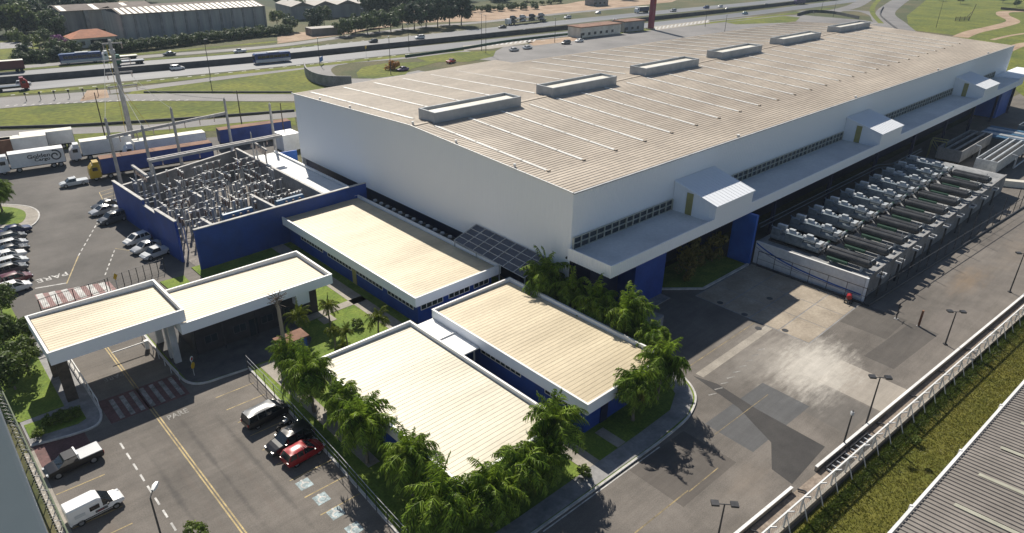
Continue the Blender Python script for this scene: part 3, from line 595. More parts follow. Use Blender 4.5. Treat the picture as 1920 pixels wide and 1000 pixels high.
# planter with kerb under the canopy
pl = [(73.0, 47.6), (78.3, 43.1), (90.0, 43.0), (90.0, 50.6), (73.0, 50.6)]
struct(MB().prism(pl, 0, .14).build('entrance_planter', 'grass_lush')); kerbline([(73.0, 50.4), (73.0, 47.6), (78.3, 43.1), (90.2, 43.0)], .35, .22)
struct(MB().prism([(60.2, 44.6), (72.6, 44.6), (72.6, 50.4), (60.2, 50.4)], 0, .13).build('entrance_step', 'concrete_grey'))

# ---------------------------------------------------------------- low buildings with parapets
def roof_panels(parent, x0, x1, y0, y1, zl, zh, wd, m):
    n = round((y1-y0)/wd); wd = (y1-y0)/n; prof = [(0, 0), (wd*.82, 0), (wd*.87, .019), (wd*.95, .019), (wd*.99, 0)]
    vs = [(0, a, b) for a, b in prof]+[(x1-x0, a, b+zh-zl) for a, b in prof]; k = len(prof)
    me = MB().add(vs, [(i, k+i, k+i+1, i+1) for i in range(k-1)]).mesh('roof_panel', m)
    for i in range(n): put('roof_panel', me, parent, (x0, y0+i*wd, zl))
def office(name, label, cat, x0, x1, y0, y1, top, m='cream_roof', fh=1.25, inset=.9, walls=True, wall_m='blue_wall', low=.42, high=.30, rim=.17):
    b = thing(name, label, cat, (x0, y0, 0)); X, Y = x1-x0, y1-y0; fb = top-fh
    if walls:
        i = inset
        for q in ((i, X-i, i, i+.2), (i, X-i, Y-i-.2, Y-i), (i, i+.2, i+.21, Y-i-.21), (X-i-.2, X-i, i+.21, Y-i-.21)): MB().box(*q, 0, fb).build('wall', wall_m, b)
    MB().box(.2, X-.2, .2, Y-.2, fb+.05, fb+.2).build('soffit', 'white_paint', b)
    for q in ((0, X, 0, rim), (0, X, Y-rim, Y), (0, rim, rim+.002, Y-rim-.002), (X-rim, X, rim+.002, Y-rim-.002)): MB().box(*q, fb, top).build('fascia', 'white_clad', b)
    for q in ((-.04, X+.04, -.04, rim+.03), (-.04, X+.04, Y-rim-.03, Y+.04), (-.04, rim+.03, rim+.032, Y-rim-.032), (X-rim-.03, X+.04, rim+.032, Y-rim-.032)): MB().box(*q, top+.002, top+.05).build('coping', 'white_paint', b)
    rf = MB().box(rim+.01, X-rim-.01, rim+.01, Y-rim-.01, top-low-.3, top-low-.12).build('roof', m, b)
    roof_panels(rf, rim+.15, X-rim-.12, rim+.15, Y-rim-.12, top-high, top-low, .52, m)
    return b
def wall_windows(b, side, pos, a0, a1, z0, z1, n, rows=1, off=.03, fm='white_paint'):
    """a window row in a wall of building b: side 'x' faces -X at local x=pos, 'y' faces -Y"""
    mb = MB(); cw = (a1-a0)/n
    pt = (lambda a, z, d=0: (pos-off-d, a, z)) if side == 'x' else (lambda a, z, d=0: (a, pos-off-d, z))
    for r in range(rows+1): z = z0+(z1-z0)*r/rows; mb.bar(pt(a0, z), pt(a1, z), .07, .07)
    for k in range(n+1): mb.bar(pt(a0+k*cw, z0), pt(a0+k*cw, z1), .07, .07)
    wn = mb.build('window', fm, b); h = (z1-z0)/rows
    pane = (MB().box(-off, -off+.02, .05, cw-.05, .05, h-.05) if side == 'x' else MB().box(.05, cw-.05, -off, -off+.02, .05, h-.05)).mesh('pane', 'glass')
    for k in range(n):
        for r in range(rows): put('pane', pane, wn, (pos, a0+k*cw, z0+r*h) if side == 'x' else (a0+k*cw, pos, z0+r*h))
oa = office('office_building', 'long low blue office with cream roof beside the factory gable', 'office', 42.0, 56.0, 60.6, 95.8, 4.5)
for a0, n in ((1.8, 7), (8.6, 8), (16.2, 8), (24.0, 8)): wall_windows(oa, 'x', .9, a0, a0+n*.8, 1.9, 3.1, n)
for a0, n in ((1.4, 4), (5.8, 4), (10, 3)): wall_windows(oa, 'y', .9, a0, a0+n*.85, 2.0, 3.15, n)
MB().box(.82, .88, 11.6+3.4, 12.6+3.4, 0, 2.3).build('door', 'olive', oa)
ob = office('office_building', 'low blue office with cream roof between the palms and the yard', 'office', 41.9, 54.4, 33.0, 57.2, 4.5)
for a0, n in ((1.6, 6), (10, 8), (17.5, 5)): wall_windows(ob, 'x', .9, a0, a0+n*.8, 2.0, 3.1, n)
MB().box(3.2, 4.3, .80, .88, 0, 2.2).build('door', 'dark_blue', ob)
oc = office('office_building', 'low blue office with palest cream roof nearest the camera', 'office', 26.4, 38.5, 33.0, 56.8, 4.5, 'cream_roof_pale')
wall_windows(oc, 'y', .9, 2, 7, 1.6, 2.9, 5); wall_windows(oc, 'x', .9, 4, 10, 1.6, 2.9, 6)
MB().box(11.02, 11.2, 1.8, 2.8, 0, 2.2).build('door', 'white_paint', oc)
mb = MB().box(38.6, 41.8, 48.6, 57.0, 3.3, 3.45); lk = thing('link_roof', 'flat white link roof in the gap between the three offices', 'roof', (38.6, 48.6, 0)); mb.v = [(a-38.6, b-48.6, c) for a, b, c in mb.v]; mb.build('roof_slab', 'white_paint', lk)
for x, y in ((.3, .3), (2.7, .3), (.3, 8), (2.7, 8)): MB().box(x, x+.15, y, y+.15, 0, 3.3).build('post', 'steel_paint', lk)
MB().box(0, 3.2, 4.0, 4.15, 3.46, 3.6).build('roof_rib', 'white_paint', lk)
# guardhouse and gate canopy
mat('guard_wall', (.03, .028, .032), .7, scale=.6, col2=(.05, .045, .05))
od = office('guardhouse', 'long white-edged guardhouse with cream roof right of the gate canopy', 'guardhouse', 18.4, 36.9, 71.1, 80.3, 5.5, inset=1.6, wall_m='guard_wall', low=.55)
for a0, n in ((2.6, 2), (6.0, 2), (9.4, 2), (12.4, 1), (14.2, 2)): wall_windows(od, 'y', 1.6, a0, a0+n*.75, 1.2, 2.2, n, fm='concrete_dark')
MB().box(7.9, 8.9, 1.5, 1.58, 0, 2.3).build('door', 'glass', od)
for x in (1.2, 4.6, 8.4, 11.6): MB().tube((x, .9, 0), (x, .9, 4.25), .09, .09, 8).build('column', 'dark_steel', od)
MB().box(13.6, 15.3, .3, 1.5, 2.6, 4.25).build('air_conditioner_box', 'white_clad', od)
oe = office('gate_canopy', 'tall white entrance canopy with cream roof spanning the gate road', 'canopy', 6.25, 19.2, 71.4, 80.9, 7.0, walls=False, fh=1.4, low=.6)
MB().box(.5, 1.5, 1.4, 2.0, 0, 5.6).build('pylon', 'wood', oe); MB().box(.5, 1.5, 7.2, 7.8, 0, 5.6).build('pylon', 'wood', oe)
for yy in (1.2, 2.6, 6.8): MB().box(11.2, 11.9, yy, yy+.5, 0, 5.6).build('pylon', 'steel_paint', oe)
# barrier beams, rails and gate
def boom(label, x, y, dx):
    t = thing('boom_barrier', label, 'barrier', (x, y, .12)); MB().box(-.2, .2, -.2, .2, 0, 1.1).build('cabinet', 'white_paint', t); MB().bar((0, 0, .95), (dx, 0, .95), .08, .12).build('arm', 'white_paint', t); return t
rail = thing('lane_rail', 'white tubular rail along the left kerb of the gate road', 'rail', (8.9, 70, 0))
MB().path([(0, 0, 1.0), (0, 5, 1.0), (0, 11, 1.0)], .06).build('top_rail', 'white_paint', rail)
for k in range(7): MB().tube((0, k*1.8, 0), (0, k*1.8, 1.0), .05).build('post', 'white_paint', rail)
rail = thing('lane_rail', 'white tubular rail along the guardhouse side of the gate road', 'rail', (16.7, 69.4, 0))
MB().path([(0, 0, 1.0), (-.2, 5, 1.0), (-.2, 11.5, 1.0)], .06).build('top_rail', 'steel_paint', rail)
for k in range(7): MB().tube((-.2 if k else 0, k*1.9, 0), (-.2 if k else 0, k*1.9, 1.0), .05).build('post', 'steel_paint', rail)
boom('white boom barrier open on the left edge of the gate road', 8.2, 84.6, -2.0); boom('white boom barrier standing under the gate canopy by the guardhouse', 16.2, 78.0, -3.6)
gate = thing('sliding_gate', 'low dark sliding gate behind the gate canopy', 'gate', tuple(G(78, 585)))
g0, g1 = G(78, 582), G(201, 543); dv = g1-g0
for k in range(5):
    a = dv*(k/4); MB().tube((a.x, a.y, 0), (a.x, a.y, 1.8), .06).build('post', 'dark_steel', gate)
for z in (.2, 1.75): MB().bar((0, 0, z), (dv.x, dv.y, z), .05, .06).build('rail', 'dark_steel', gate)
for k in range(36):
    a = dv*(k/36); MB().bar((a.x, a.y, .2), (a.x, a.y, 1.75), .025).build('bar', 'dark_steel', gate)
gf = thing('guard_fence', 'thin dark fence beside the guardhouse lawn', 'fence', tuple(G(207, 545)))
g0, g1 = G(207, 545), G(310, 508); dv = g1-g0
for k in range(9): a = dv*(k/8); MB().tube((a.x, a.y, 0), (a.x, a.y, 2.0), .05).build('post', 'dark_steel', gf)
for z in (.3, 1.1, 1.9): MB().bar((0, 0, z), (dv.x, dv.y, z), .03).build('rail', 'dark_steel', gf)
# blue pump kiosk
kx = thing('pump_kiosk', 'small square blue kiosk with rusty flat roof by the wooden pole', 'kiosk', (25.9, 63.2, .1))
MB().box(.15, 3.05, .15, 1.65, 0, 3.3).build('wall', 'blue_wall', kx); MB().box(-.1, 3.3, -.1, 1.95, 3.3, 3.42).build('roof', 'rust', kx); MB().box(1, 1.9, .09, .14, 0, 2.0).build('door', 'blue_bright', kx)
# glazed lean-to between the offices and the factory
lt = thing('glazed_leanto', 'sloping dark glazed lean-to roof against the factory gable corner', 'glass roof', (55, 56, 0))
c00, c01, c10, c11 = hit(851, 451, 0, 55.6), hit(983, 522, 0, 55.3), hit(893, 421, 0, 58.85), hit(1030, 486, 0, 58.85)
off = Vector((55, 56, 0)); NU, NV = 7, 4
def lp(u, v): return (c00.lerp(c01, u)).lerp(c10.lerp(c11, u), v)-off
for i in range(NU):
    for j in range(NV):
        e = .02; q = [lp((i+e*2)/NU, (j+e)/NV), lp((i+1-e*2)/NU, (j+e)/NV), lp((i+1-e*2)/NU, (j+1-e)/NV), lp((i+e*2)/NU, (j+1-e)/NV)]
        MB().add(q+[p-Vector((0, 0, .03)) for p in q], [(0, 1, 2, 3), (7, 6, 5, 4), (0, 4, 5, 1), (1, 5, 6, 2), (2, 6, 7, 3), (3, 7, 4, 0)]).build('pane', mat('roof_glass', (.022, .035, .055), .18, scale=.4, col2=(.04, .055, .08), spec=.6), lt)
for i in range(NU+1): MB().bar(lp(i/NU, 0)+Vector((0, 0, .03)), lp(i/NU, 1)+Vector((0, 0, .03)), .09, .08).build('rafter', 'steel_paint', lt)
for j in range(NV+1): MB().bar(lp(0, j/NV)+Vector((0, 0, .02)), lp(1, j/NV)+Vector((0, 0, .02)), .08, .07).build('purlin', 'steel_paint', lt)
for u in (0, .33, .66, 1): p = lp(u, .03); MB().tube((p.x, p.y, 0), (p.x, p.y, p.z), .08).build('column', 'steel_paint', lt)
# white annexe left of the factory
an = thing('annexe', 'low white flat-roofed annexe between the substation and the factory wall', 'building', (51.5, 97, 0))
MB().box(0, 5.2, 0, 30, 0, 4.2).build('wall', 'white_paint', an); MB().box(-.15, 5.4, -.15, 30.2, 4.2, 4.35).build('roof', 'canopy_roof', an); MB().box(5.0, 5.4, -.1, 30.1, 4.36, 4.7).build('parapet', 'white_paint', an)
gp = thing('service_gear', 'row of dark pipes and condensers at the foot of the factory gable', 'machinery', (57.2, 73, 0))
for k in range(12):
    y = k*1.8; MB().box(0, 1.1, y, y+1.2, 2.6, 3.7).build('condenser', 'dark_steel', gp); MB().tube((.5, y+.6, 3.7), (.5, y+.6, 3.95), .35, .3, 10).build('fan', 'steel_paint', gp)
MB().box(-.1, 1.3, -.3, 21.6, 2.4, 2.6).build('deck', 'dark_steel', gp)
for k in range(5): MB().box(.5, .7, k*5, k*5+.2, 0, 2.4).build('post', 'dark_steel', gp)
# ---------------------------------------------------------------- boundary walls, fences, neighbours
def P3(p, z): return (p[0], p[1], z)
w0, w1 = G(1380, 1000, .55).to_2d(), G(1920, 553, .55).to_2d(); wd_ = (w1-w0).normalized(); wa, wb = w0-wd_*12, w1+wd_*60
bw = thing('boundary_wall', 'long low white-capped wall along the right edge of the yard', 'wall', (wa.x, wa.y, 0))
L = (wb-wa).length; n = int(L/4)
for k in range(n):
    if k == 5: continue
    a, b = wd_*(L*k/n), wd_*(L*(k+1)/n-.03); MB().bar((a.x, a.y, .25), (b.x, b.y, .25), .2, .5).build('wall_segment', 'concrete', bw); MB().bar((a.x, a.y, .54), (b.x, b.y, .54), .27, .07).build('coping', 'white_paint', bw)
f0, f1 = G(1430, 1000, 2.2).to_2d(), G(1920, 573, 2.2).to_2d(); fd = (f1-f0).normalized(); fn = Vector((fd.y, -fd.x)); fa, fb = f0-fd*12, f1+fd*55
ft = thing('mesh_fence', 'white-posted mesh fence on the grass side of the yard wall', 'fence', (fa.x, fa.y, 0)); L = (fb-fa).length
MB().bar((0, 0, 2.2), ((fb-fa).x, (fb-fa).y, 2.2), .13, .13).build('top_rail', 'white_paint', ft)
MB().bar((0, 0, .25), ((fb-fa).x, (fb-fa).y, .25), .3, .5).build('base_beam', 'concrete', ft)
pm = MB().box(-.07, .07, -.07, .07, 0, 2.25).mesh('post', 'white_paint'); am = MB().bar((0, 0, 2.2), (fn.x*.55, fn.y*.55, 2.65), .09).mesh('arm', 'white_paint')
sm = MB().bar((0, 0, 1.9), (fn.x*.8, fn.y*.8, .02), .07).mesh('brace', 'white_paint')
for k in range(int(L/2.6)):
    q = fd*(k*2.6); put('post', pm, ft, (q.x, q.y, 0)); put('arm', am, ft, (q.x, q.y, 0)); put('brace', sm, ft, (q.x, q.y, 0))
mb = MB()
for z in [.5+.2*i for i in range(9)]: mb.bar((0, 0, z), ((fb-fa).x, (fb-fa).y, z), .012)
for k in range(int(L/.4)): q = fd*(k*.4); mb.bar((q.x, q.y, .5), (q.x, q.y, 2.15), .012)
mb.build('wire_mesh', 'wire', ft)
# strip between wall and fence with crossing pipes
mid = (w0+f0)/2
tr = [tuple(w0-wd_*12+fn*.25), tuple(w1+wd_*60+fn*.25), tuple(f1+fd*55-fn*.2), tuple(f0-fd*12-fn*.2)]
struct(MB().prism(tr, -.05, .06).build('drain_channel', mat('channel', (.20, .155, .12), .9, scale=.5, col2=(.30, .25, .205), fine=.2, bscale=4)))
for k in range(9):
    a = wa+wd_*(6+k*7.5)+fn*.3; b = a+fn*1.2; tag(MB().path([(a.x, a.y, .2), (a.x*.5+b.x*.5+.3, a.y*.5+b.y*.5, .22), (b.x, b.y, .2)], .09).build('crossing_pipe', 'dark_steel'), 'dark pipe crossing the drain channel, %s from the bottom of the picture' % ['first', 'second', 'third', 'fourth', 'fifth', 'sixth', 'seventh', 'eighth', 'ninth'][k], 'pipe', 'pipes crossing the drain channel')
for k in range(2):
    a = wa+wd_*(25.5+k*4.5)+fn*.9; ct = thing('cable_tray', ['lower dark cable tray frame lying in the drain channel', 'upper dark cable tray frame lying in the drain channel'][k], 'cable tray', (a.x, a.y, .08), math.atan2(wd_.y, wd_.x))
    MB().box(0, 3.6, -.5, -.42, 0, .3).build('side', 'dark_steel', ct); MB().box(0, 3.6, .32, .4, 0, .3).build('side', 'dark_steel', ct)
    for i in range(5): MB().box(i*.85, i*.85+.1, -.41, .31, .05, .2).build('rung', 'steel_paint', ct)
# neighbour's roof bottom right
r0, r1 = G(1675, 1000, 5).to_2d(), G(1920, 722, 5).to_2d(); rd = (r1-r0).normalized(); rn = Vector((rd.y, -rd.x))
nb = thing('neighbour_warehouse', 'grey ribbed warehouse roof in the bottom right corner', 'warehouse', (r0.x, r0.y, 0), math.atan2(rd.y, rd.x))
MB().box(-14, 60, -26, -.3, 0, 4.7).build('wall', 'concrete_grey', nb)
prof = [(0, 0), (.30, 0), (.34, .09), (.44, .09), (.48, 0), (.5, 0)]
me = MB().add([(a, 0, b) for a, b in prof]+[(a, -26, b+2.2) for a, b in prof], [(i, 6+i, 7+i, i+1) for i in range(5)]).mesh('roof_panel', 'grey_sheet')
for p in me.polygons: p.flip()
rfm = MB().box(-14, 60, -26, 0, 4.72, 4.75).build('roof', 'grey_sheet', nb)
for k in range(120): put('roof_panel', me, rfm, (-12+k*.5, 0, 4.93))
for k in range(-3, 12):
    x = k*5.2+1.1; zz = lambda y: 5.04+2.2*(-y/26)
    MB().add([(x, -1.8, zz(-1.8)), (x+.42, -1.8, zz(-1.8)), (x+.42, -7, zz(-7)), (x, -7, zz(-7))], [(3, 2, 1, 0)]).build('skylight_strip', mat('strip_green', (.34, .335, .27), .6, scale=1), nb)
MB().bar((-14, .18, 4.9), (60, .18, 4.9), .26, .2).build('gutter', 'white_paint', nb); MB().bar((-14, .0, 4.96), (60, .0, 4.96), .14, .12).build('gutter_lip', 'dark_steel', nb)
for x in (3.9, 14.0, 24, 34): MB().tube((x*1.0, .32, 0), (x*1.0, .32, 5.05), .12).build('downpipe', 'white_paint', nb)
# pale water tower close to the camera, bottom left
vb = thing('water_tower', 'tall smooth pale tower wall filling the bottom left corner', 'tower', (.5, 26, 0))
MB().prism([(-9, .0), (-.18, 0), (-.05, .05), (0, .18), (0, 6), (-9, 6)], 0, 36).build('shaft', 'cloudy_white', vb)
MB().box(-9.2, .2, -.2, 6.2, 36, 36.6).build('coping', 'white_paint', vb)
pf = thing('perimeter_fence', 'green-topped perimeter fence beside the pale tower wall', 'fence', (2.1, 20, 0))
for k in range(28): MB().tube((0, k*2.2, 0), (0, k*2.2, 2.2), .05).build('post', 'concrete_grey', pf); MB().bar((0, k*2.2, 2.2), (-.45, k*2.2, 2.6), .07).build('arm', 'concrete_grey', pf)
for z in (.1, 1.1, 2.2): MB().bar((0, 0, z), (0, 60, z), .06 if z < 2 else .1).build('rail', mat('fence_green', (.05, .08, .03), .6, scale=2), pf)
mb = MB(); N = 900
for k in range(N):
    t0, t1 = k*2*math.pi/11, (k+1)*2*math.pi/11; y0, y1 = 60*k/N, 60*(k+1)/N
    mb.bar((-.45+.28*math.cos(t0), y0, 2.7+.28*math.sin(t0)), (-.45+.28*math.cos(t1), y1, 2.7+.28*math.sin(t1)), .022)
mb.build('razor_wire', 'wire', pf)
# ================================================================== VEGETATION
def palm_crown(seed, fronds=34, L=3.0, m='leaf_palm', droop=1.0, dead=0):
    r = random.Random(seed); mb = MB()
    for i in range(fronds):
        az = i*2.39996+r.uniform(-.5, .5); el = 1.35-1.75*(i/fronds)+r.uniform(-.3, .3); ln = L*r.uniform(.7, 1.15)
        p = Vector((0, 0, 0)); seg = 10; d = Vector((math.cos(az)*math.cos(el), math.sin(az)*math.cos(el), math.sin(el))); side = Vector((-math.sin(az), math.cos(az), 0)); pts = [p.copy()]; dp = droop*r.uniform(.8, 1.3)
        for k in range(seg):
            d = (d+Vector((0, 0, -.24*dp*(.35+k/seg)))+side*r.uniform(-.06, .06)).normalized(); p = p+d*ln/seg; pts.append(p.copy())
        for k in range(1, seg+1):
            t = k/seg; ll = (.80*math.sin(math.pi*(.15+.78*t))+.15)*L/3.0
            for sgn in (-1, 1):
                for rep in (0, .2, .4, .6, .8):
                    c = pts[k-1].lerp(pts[k], rep+r.uniform(0, .2)); dr = (pts[k]-pts[k-1]).normalized()
                    tip = c+side*sgn*ll*r.uniform(.25, .8)+dr*ll*r.uniform(.1, .5)+Vector((0, 0, -ll*r.uniform(.2, 1.0)*droop)); wv = dr*.03*L/3
                    mb.add([c-wv, c+wv, c.lerp(tip, .55)+wv*1.3+Vector((0, 0, .06)), tip, c.lerp(tip, .55)-wv*1.3+Vector((0, 0, .06))], [(0, 1, 2, 3, 4)])
        for k in range(seg): mb.bar(pts[k], pts[k+1], .03)
    return mb.mesh('crown', m)
PALM = [palm_crown(s, 52, 3.3, droop=1.0) for s in (1, 2, 3, 4, 5)]
PALMY = [palm_crown(s, 20, 1.9, 'leaf_yellow', .9) for s in (7, 8)]
def trunkmesh(h, r0=.17, r1=.12, m='bark', bend=.15, seed=0):
    r = random.Random(seed); mb = MB(); n = 8; rings = []
    for k in range(7):
        t = k/6; c = Vector((bend*math.sin(t*2.2)*r.uniform(.8, 1.2), bend*t*t, h*t)); rr = (r0+(r1-r0)*t)*(1.25 if k == 0 else 1)
        rings.append([c+Vector((math.cos(2*math.pi*i/n), math.sin(2*math.pi*i/n), 0))*rr for i in range(n)])
    return mb.loft(rings).mesh('trunk', m)
DEADF = palm_crown(77, 9, 2.5, 'leaf_dry', 2.0)
PT = trunkmesh(1.0, .17, .13); PT2 = trunkmesh(1.0, .11, .09)
def palm(x, y, h, label, k, sc=1.0, yellow=False, group=None):
    t = thing('palm_tree', label, 'palm tree', (x, y, .1), (k*2.1) % 6.28, group)
    o = put('trunk', PT2 if yellow else PT, t); o.scale = (1, 1, h)
    c = put('crown', (PALMY if yellow else PALM)[k % (2 if yellow else 5)], t, (.03, .15, h), k*1.3, sc)
    if not yellow:
        c.rotation_euler = (.22*math.sin(k*2.3), .22*math.cos(k*1.7), k*1.3)
        if k % 2 == 0: c2 = put('crown_skirt', PALM[(k+2) % 5], t, (.25*math.cos(k), .25*math.sin(k)+.1, h-.5), k*1.3+.9, (sc*.85, sc*.85, sc*.8))
    if not yellow and k % 3 == 1: put('dead_fronds', DEADF, t, (0, .1, h-.5), k, sc)
    return t
pal = [(25.0, 59.4, 4.6, .78, 'palm at the rear corner of the pale office beside the blue kiosk'), (24.7, 54.6, 5.0, 1.0, 'leaning dark palm beside the parked grey people carrier'),
       (25.2, 49.9, 4.4, .72, 'smaller palm half in shade between the black cars and the pale office'), (24.6, 44.6, 4.9, 1.08, 'full palm beside the red hatchback and the pale office wall'),
       (25.4, 38.6, 4.5, .98, 'palm near the front left corner of the pale office'),
       (24.2, 33.4, 3.9, 1.18, 'large palm at the bottom edge of the picture left of the office'), (28.2, 31.4, 3.9, 1.05, 'palm in front of the pale office at its left corner'),
       (32.0, 31.7, 4.0, 1.0, 'palm in front of the middle of the pale office'), (34.6, 31.5, 3.4, .8, 'short palm in front of the pale office near the garden path'), (37.0, 32.4, 5.4, 1.02, 'tall palm at the front right corner of the pale office'),
       (48.0, 31.9, 4.6, .9, 'palm in front of the second office near its blue corner'), (52.6, 32.3, 5.0, 1.0, 'palm at the curved kerb corner of the second office'),
       (56.4, 36.0, 4.6, .82, 'palm on the yard side of the second office at the curve'), (57.2, 40.2, 5.6, 1.12, 'broad palm on the yard side of the second office'), (56.6, 44.8, 5.2, 1.02, 'palm beside the second office below the factory canopy corner'),
       (57.0, 48.6, 5.0, .9, 'palm just in front of the factory canopy end'), (56.8, 53.2, 5.4, 1.15, 'dark palm in the factory shade by the glazed lean-to')]
for k, (x, y, h, sc, lb) in enumerate(pal): palm(x, y, h, lb, k, sc, group='palms around the offices')
for k, (px, py, z, h, sc, lb) in enumerate(((560, 592, 3.4, 3.2, 1.05, 'largest yellow-green garden palm left of the kiosk under the guardhouse eave'), (616, 570, 3.6, 3.4, .85, 'slim garden palm against the guardhouse wall'), (707, 593, 2.6, 2.3, 1.0, 'round green garden palm beside the office walk'),
                                   (624, 620, 3.0, 2.8, .62, 'thin garden palm nearest the blue kiosk'), (650, 618, 3.0, 2.8, .66, 'bright yellow garden palm in the middle of the lawn'), (640, 648, 1.9, 1.7, .55, 'short garden palm near the pale office eave'))):
    c = G(px, py, z); palm(c.x, c.y, h, lb, k, sc, True, 'garden palms')
def crown_mesh(seed, rx, rz, clumps, leaves, size, m, flat=1.0):
    r = random.Random(seed); mb = MB()
    for c in range(clumps):
        u = r.uniform(-.75, 1); a = r.uniform(0, 6.283); q = math.sqrt(max(0, 1-u*u)); rad = r.uniform(.45, .92)
        cc = Vector((math.cos(a)*q*rx*rad, math.sin(a)*q*rx*rad, u*rz*rad)); cr = rx*r.uniform(.24, .42)
        for l in range(leaves):
            n = Vector((r.gauss(0, 1), r.gauss(0, 1), r.gauss(.25, 1))).normalized(); p = cc+Vector((n.x*cr, n.y*cr, n.z*cr*.8))*r.uniform(.7, 1.05)
            t = n.orthogonal().normalized(); t.rotate(Matrix.Rotation(r.uniform(0, 6.28), 3, n)); t = (t+n*r.uniform(-.5, .5)).normalized(); b = n.cross(t).normalized(); s = size*r.uniform(.6, 1.25)
            mb.add([p-t*s*.5, p-b*s*.33+n*s*.1, p+t*s*.55, p+b*s*.33], [(0, 1, 2, 3)])
    return mb.mesh('crown', m)
def limbs(h, cr, seed, r0=.22):
    r = random.Random(seed); mb = MB(); mb.tube((0, 0, 0), (.05, .03, h*.6), r0, r0*.7, 7); mb.tube((.05, .03, h*.6), (.1, 0, h*1.1), r0*.7, r0*.35, 6)
    for k in range(5):
        a = k*1.26+r.uniform(-.3, .3); z = h*(.55+.1*k); mb.tube((.05, .03, z), (math.cos(a)*cr*.6, math.sin(a)*cr*.6, z+cr*.5), r0*.45, r0*.15, 5)
    return mb.mesh('trunk', 'bark')
FAR = {'mid': [crown_mesh(20+k, 4.2, 3.6, 34, 46, .85, 'leaf_far') for k in range(3)], 'dark': [crown_mesh(30+k, 4.4, 4.0, 34, 46, .85, 'leaf_far_dark') for k in range(3)],
       'light': [crown_mesh(40+k, 3.8, 3.0, 28, 42, .8, 'leaf_far_light') for k in range(2)], 'near': [crown_mesh(50+k, 1.9, 1.7, 34, 70, .30, 'leaf_broad') for k in range(2)],
       'shrub': [crown_mesh(60+k, 1.0, .8, 18, 40, .26, 'leaf_bright') for k in range(2)], 'flower': [crown_mesh(70, 3.2, 2.6, 24, 40, .7, 'leaf_flower')], 'red': [crown_mesh(71, 1.6, 1.2, 18, 36, .4, 'leaf_red')], 'dry': [crown_mesh(72, 1.4, 1.8, 22, 40, .3, 'leaf_dry')]}
LIMB = limbs(4.5, 3.6, 1); LIMBN = limbs(1.9, 1.7, 2, .11)
def tree(kind, x, y, h, sc, label, k=0, group=None, name='tree', cat='tree', sz=None, trunk=True):
    t = thing(name, label, cat, (x, y, 0), k*1.7 % 6.28, group); near = kind in ('near', 'shrub', 'red', 'dry')
    if trunk: o = put('trunk', LIMBN if near else LIMB, t); s = h/(1.9 if near else 4.5); o.scale = (max(.6, sc), max(.6, sc), s)
    put('crown', FAR[kind][k % len(FAR[kind])], t, (0, 0, h+(.5 if near else 1.4)*sc), 0, (sc, sc, sz or sc)); return t
for k, (px, py, h, sc, lb) in enumerate(((20, 620, 2.4, 1.15, 'leafy tree left of the gate canopy corner'), (55, 655, 2.2, 1.05, 'rounded tree under the left end of the gate canopy'), (30, 690, 2.0, 1.15, 'lowest tree on the entrance lawn nearest the fence'), (8, 560, 2.6, 1.1, 'tree at the left picture edge below the parked cars'), (60, 610, 2.2, .8, 'small tree between the entrance lawn and the gate'))):
    c = G(px, py+42, 0); tree('near', c.x, c.y, h, sc, lb, k, 'entrance lawn trees')
c = G(52, 868); tree('shrub', 3.4, 68.5, .35, .7, 'round bright shrub at the end of the hedge bed', 0, name='shrub', cat='shrub')
for k, (x, y, s) in enumerate(((4.6, 69.9, .8), (5.8, 69.8, .8), (6.7, 69.8, .7))): tree('shrub', x, y, .3, s, ['shaded shrub in the middle of the hedge bed', 'shaded shrub right of centre in the hedge bed', 'shaded shrub at the road end of the hedge bed'][k], k, 'hedge bed shrubs', 'shrub', 'shrub')
tree('shrub', 9.6, 46.2, .5, 1.0, 'leafy treetop cut by the bottom picture edge beside the dashed line', 1, name='shrub', cat='shrub')
for k, (x, y, lb) in enumerate(((79.5, 46.8, 'yellowish shrub nearest the blue entrance block in the planter'), (83.5, 48.2, 'tallest yellowish shrub in the canopy planter'), (87, 47.2, 'yellowish shrub beside the blue pier in the planter'))): tree('dry', x, y, 1.6, 1.3, lb, k, 'canopy planter shrubs', 'shrub', 'shrub', 1.7)
for k, (x, y, lb) in enumerate(((61.6, 43.6, 'low dark shrub on the yard corner under the canopy end'), (36.9, 66.0, 'reddish-brown shrub on the garden lawn'), (38.2, 29.9, 'small shrub by the footpath in front of the offices'), (30.2, 60.0, 'low shrub beside the pale office rear corner'))): tree('shrub', x, y, .3, .75, lb, k, None, 'shrub', 'shrub')
for k, (px, py) in enumerate(((5, 398), (-10, 410))):
    c = G(px, py); palm(c.x, c.y, 4.0, ['palm at the left picture edge on the kerbed lawn', 'palm cut by the left picture edge on the kerbed lawn'][k], k+2, .85, False, 'kerbed lawn palms')
tree('shrub', *G(1715, 832).to_2d(), .1, .55, 'pale yellow weed clump alone on the grass bank', 0, name='weed_clump', cat='weed')
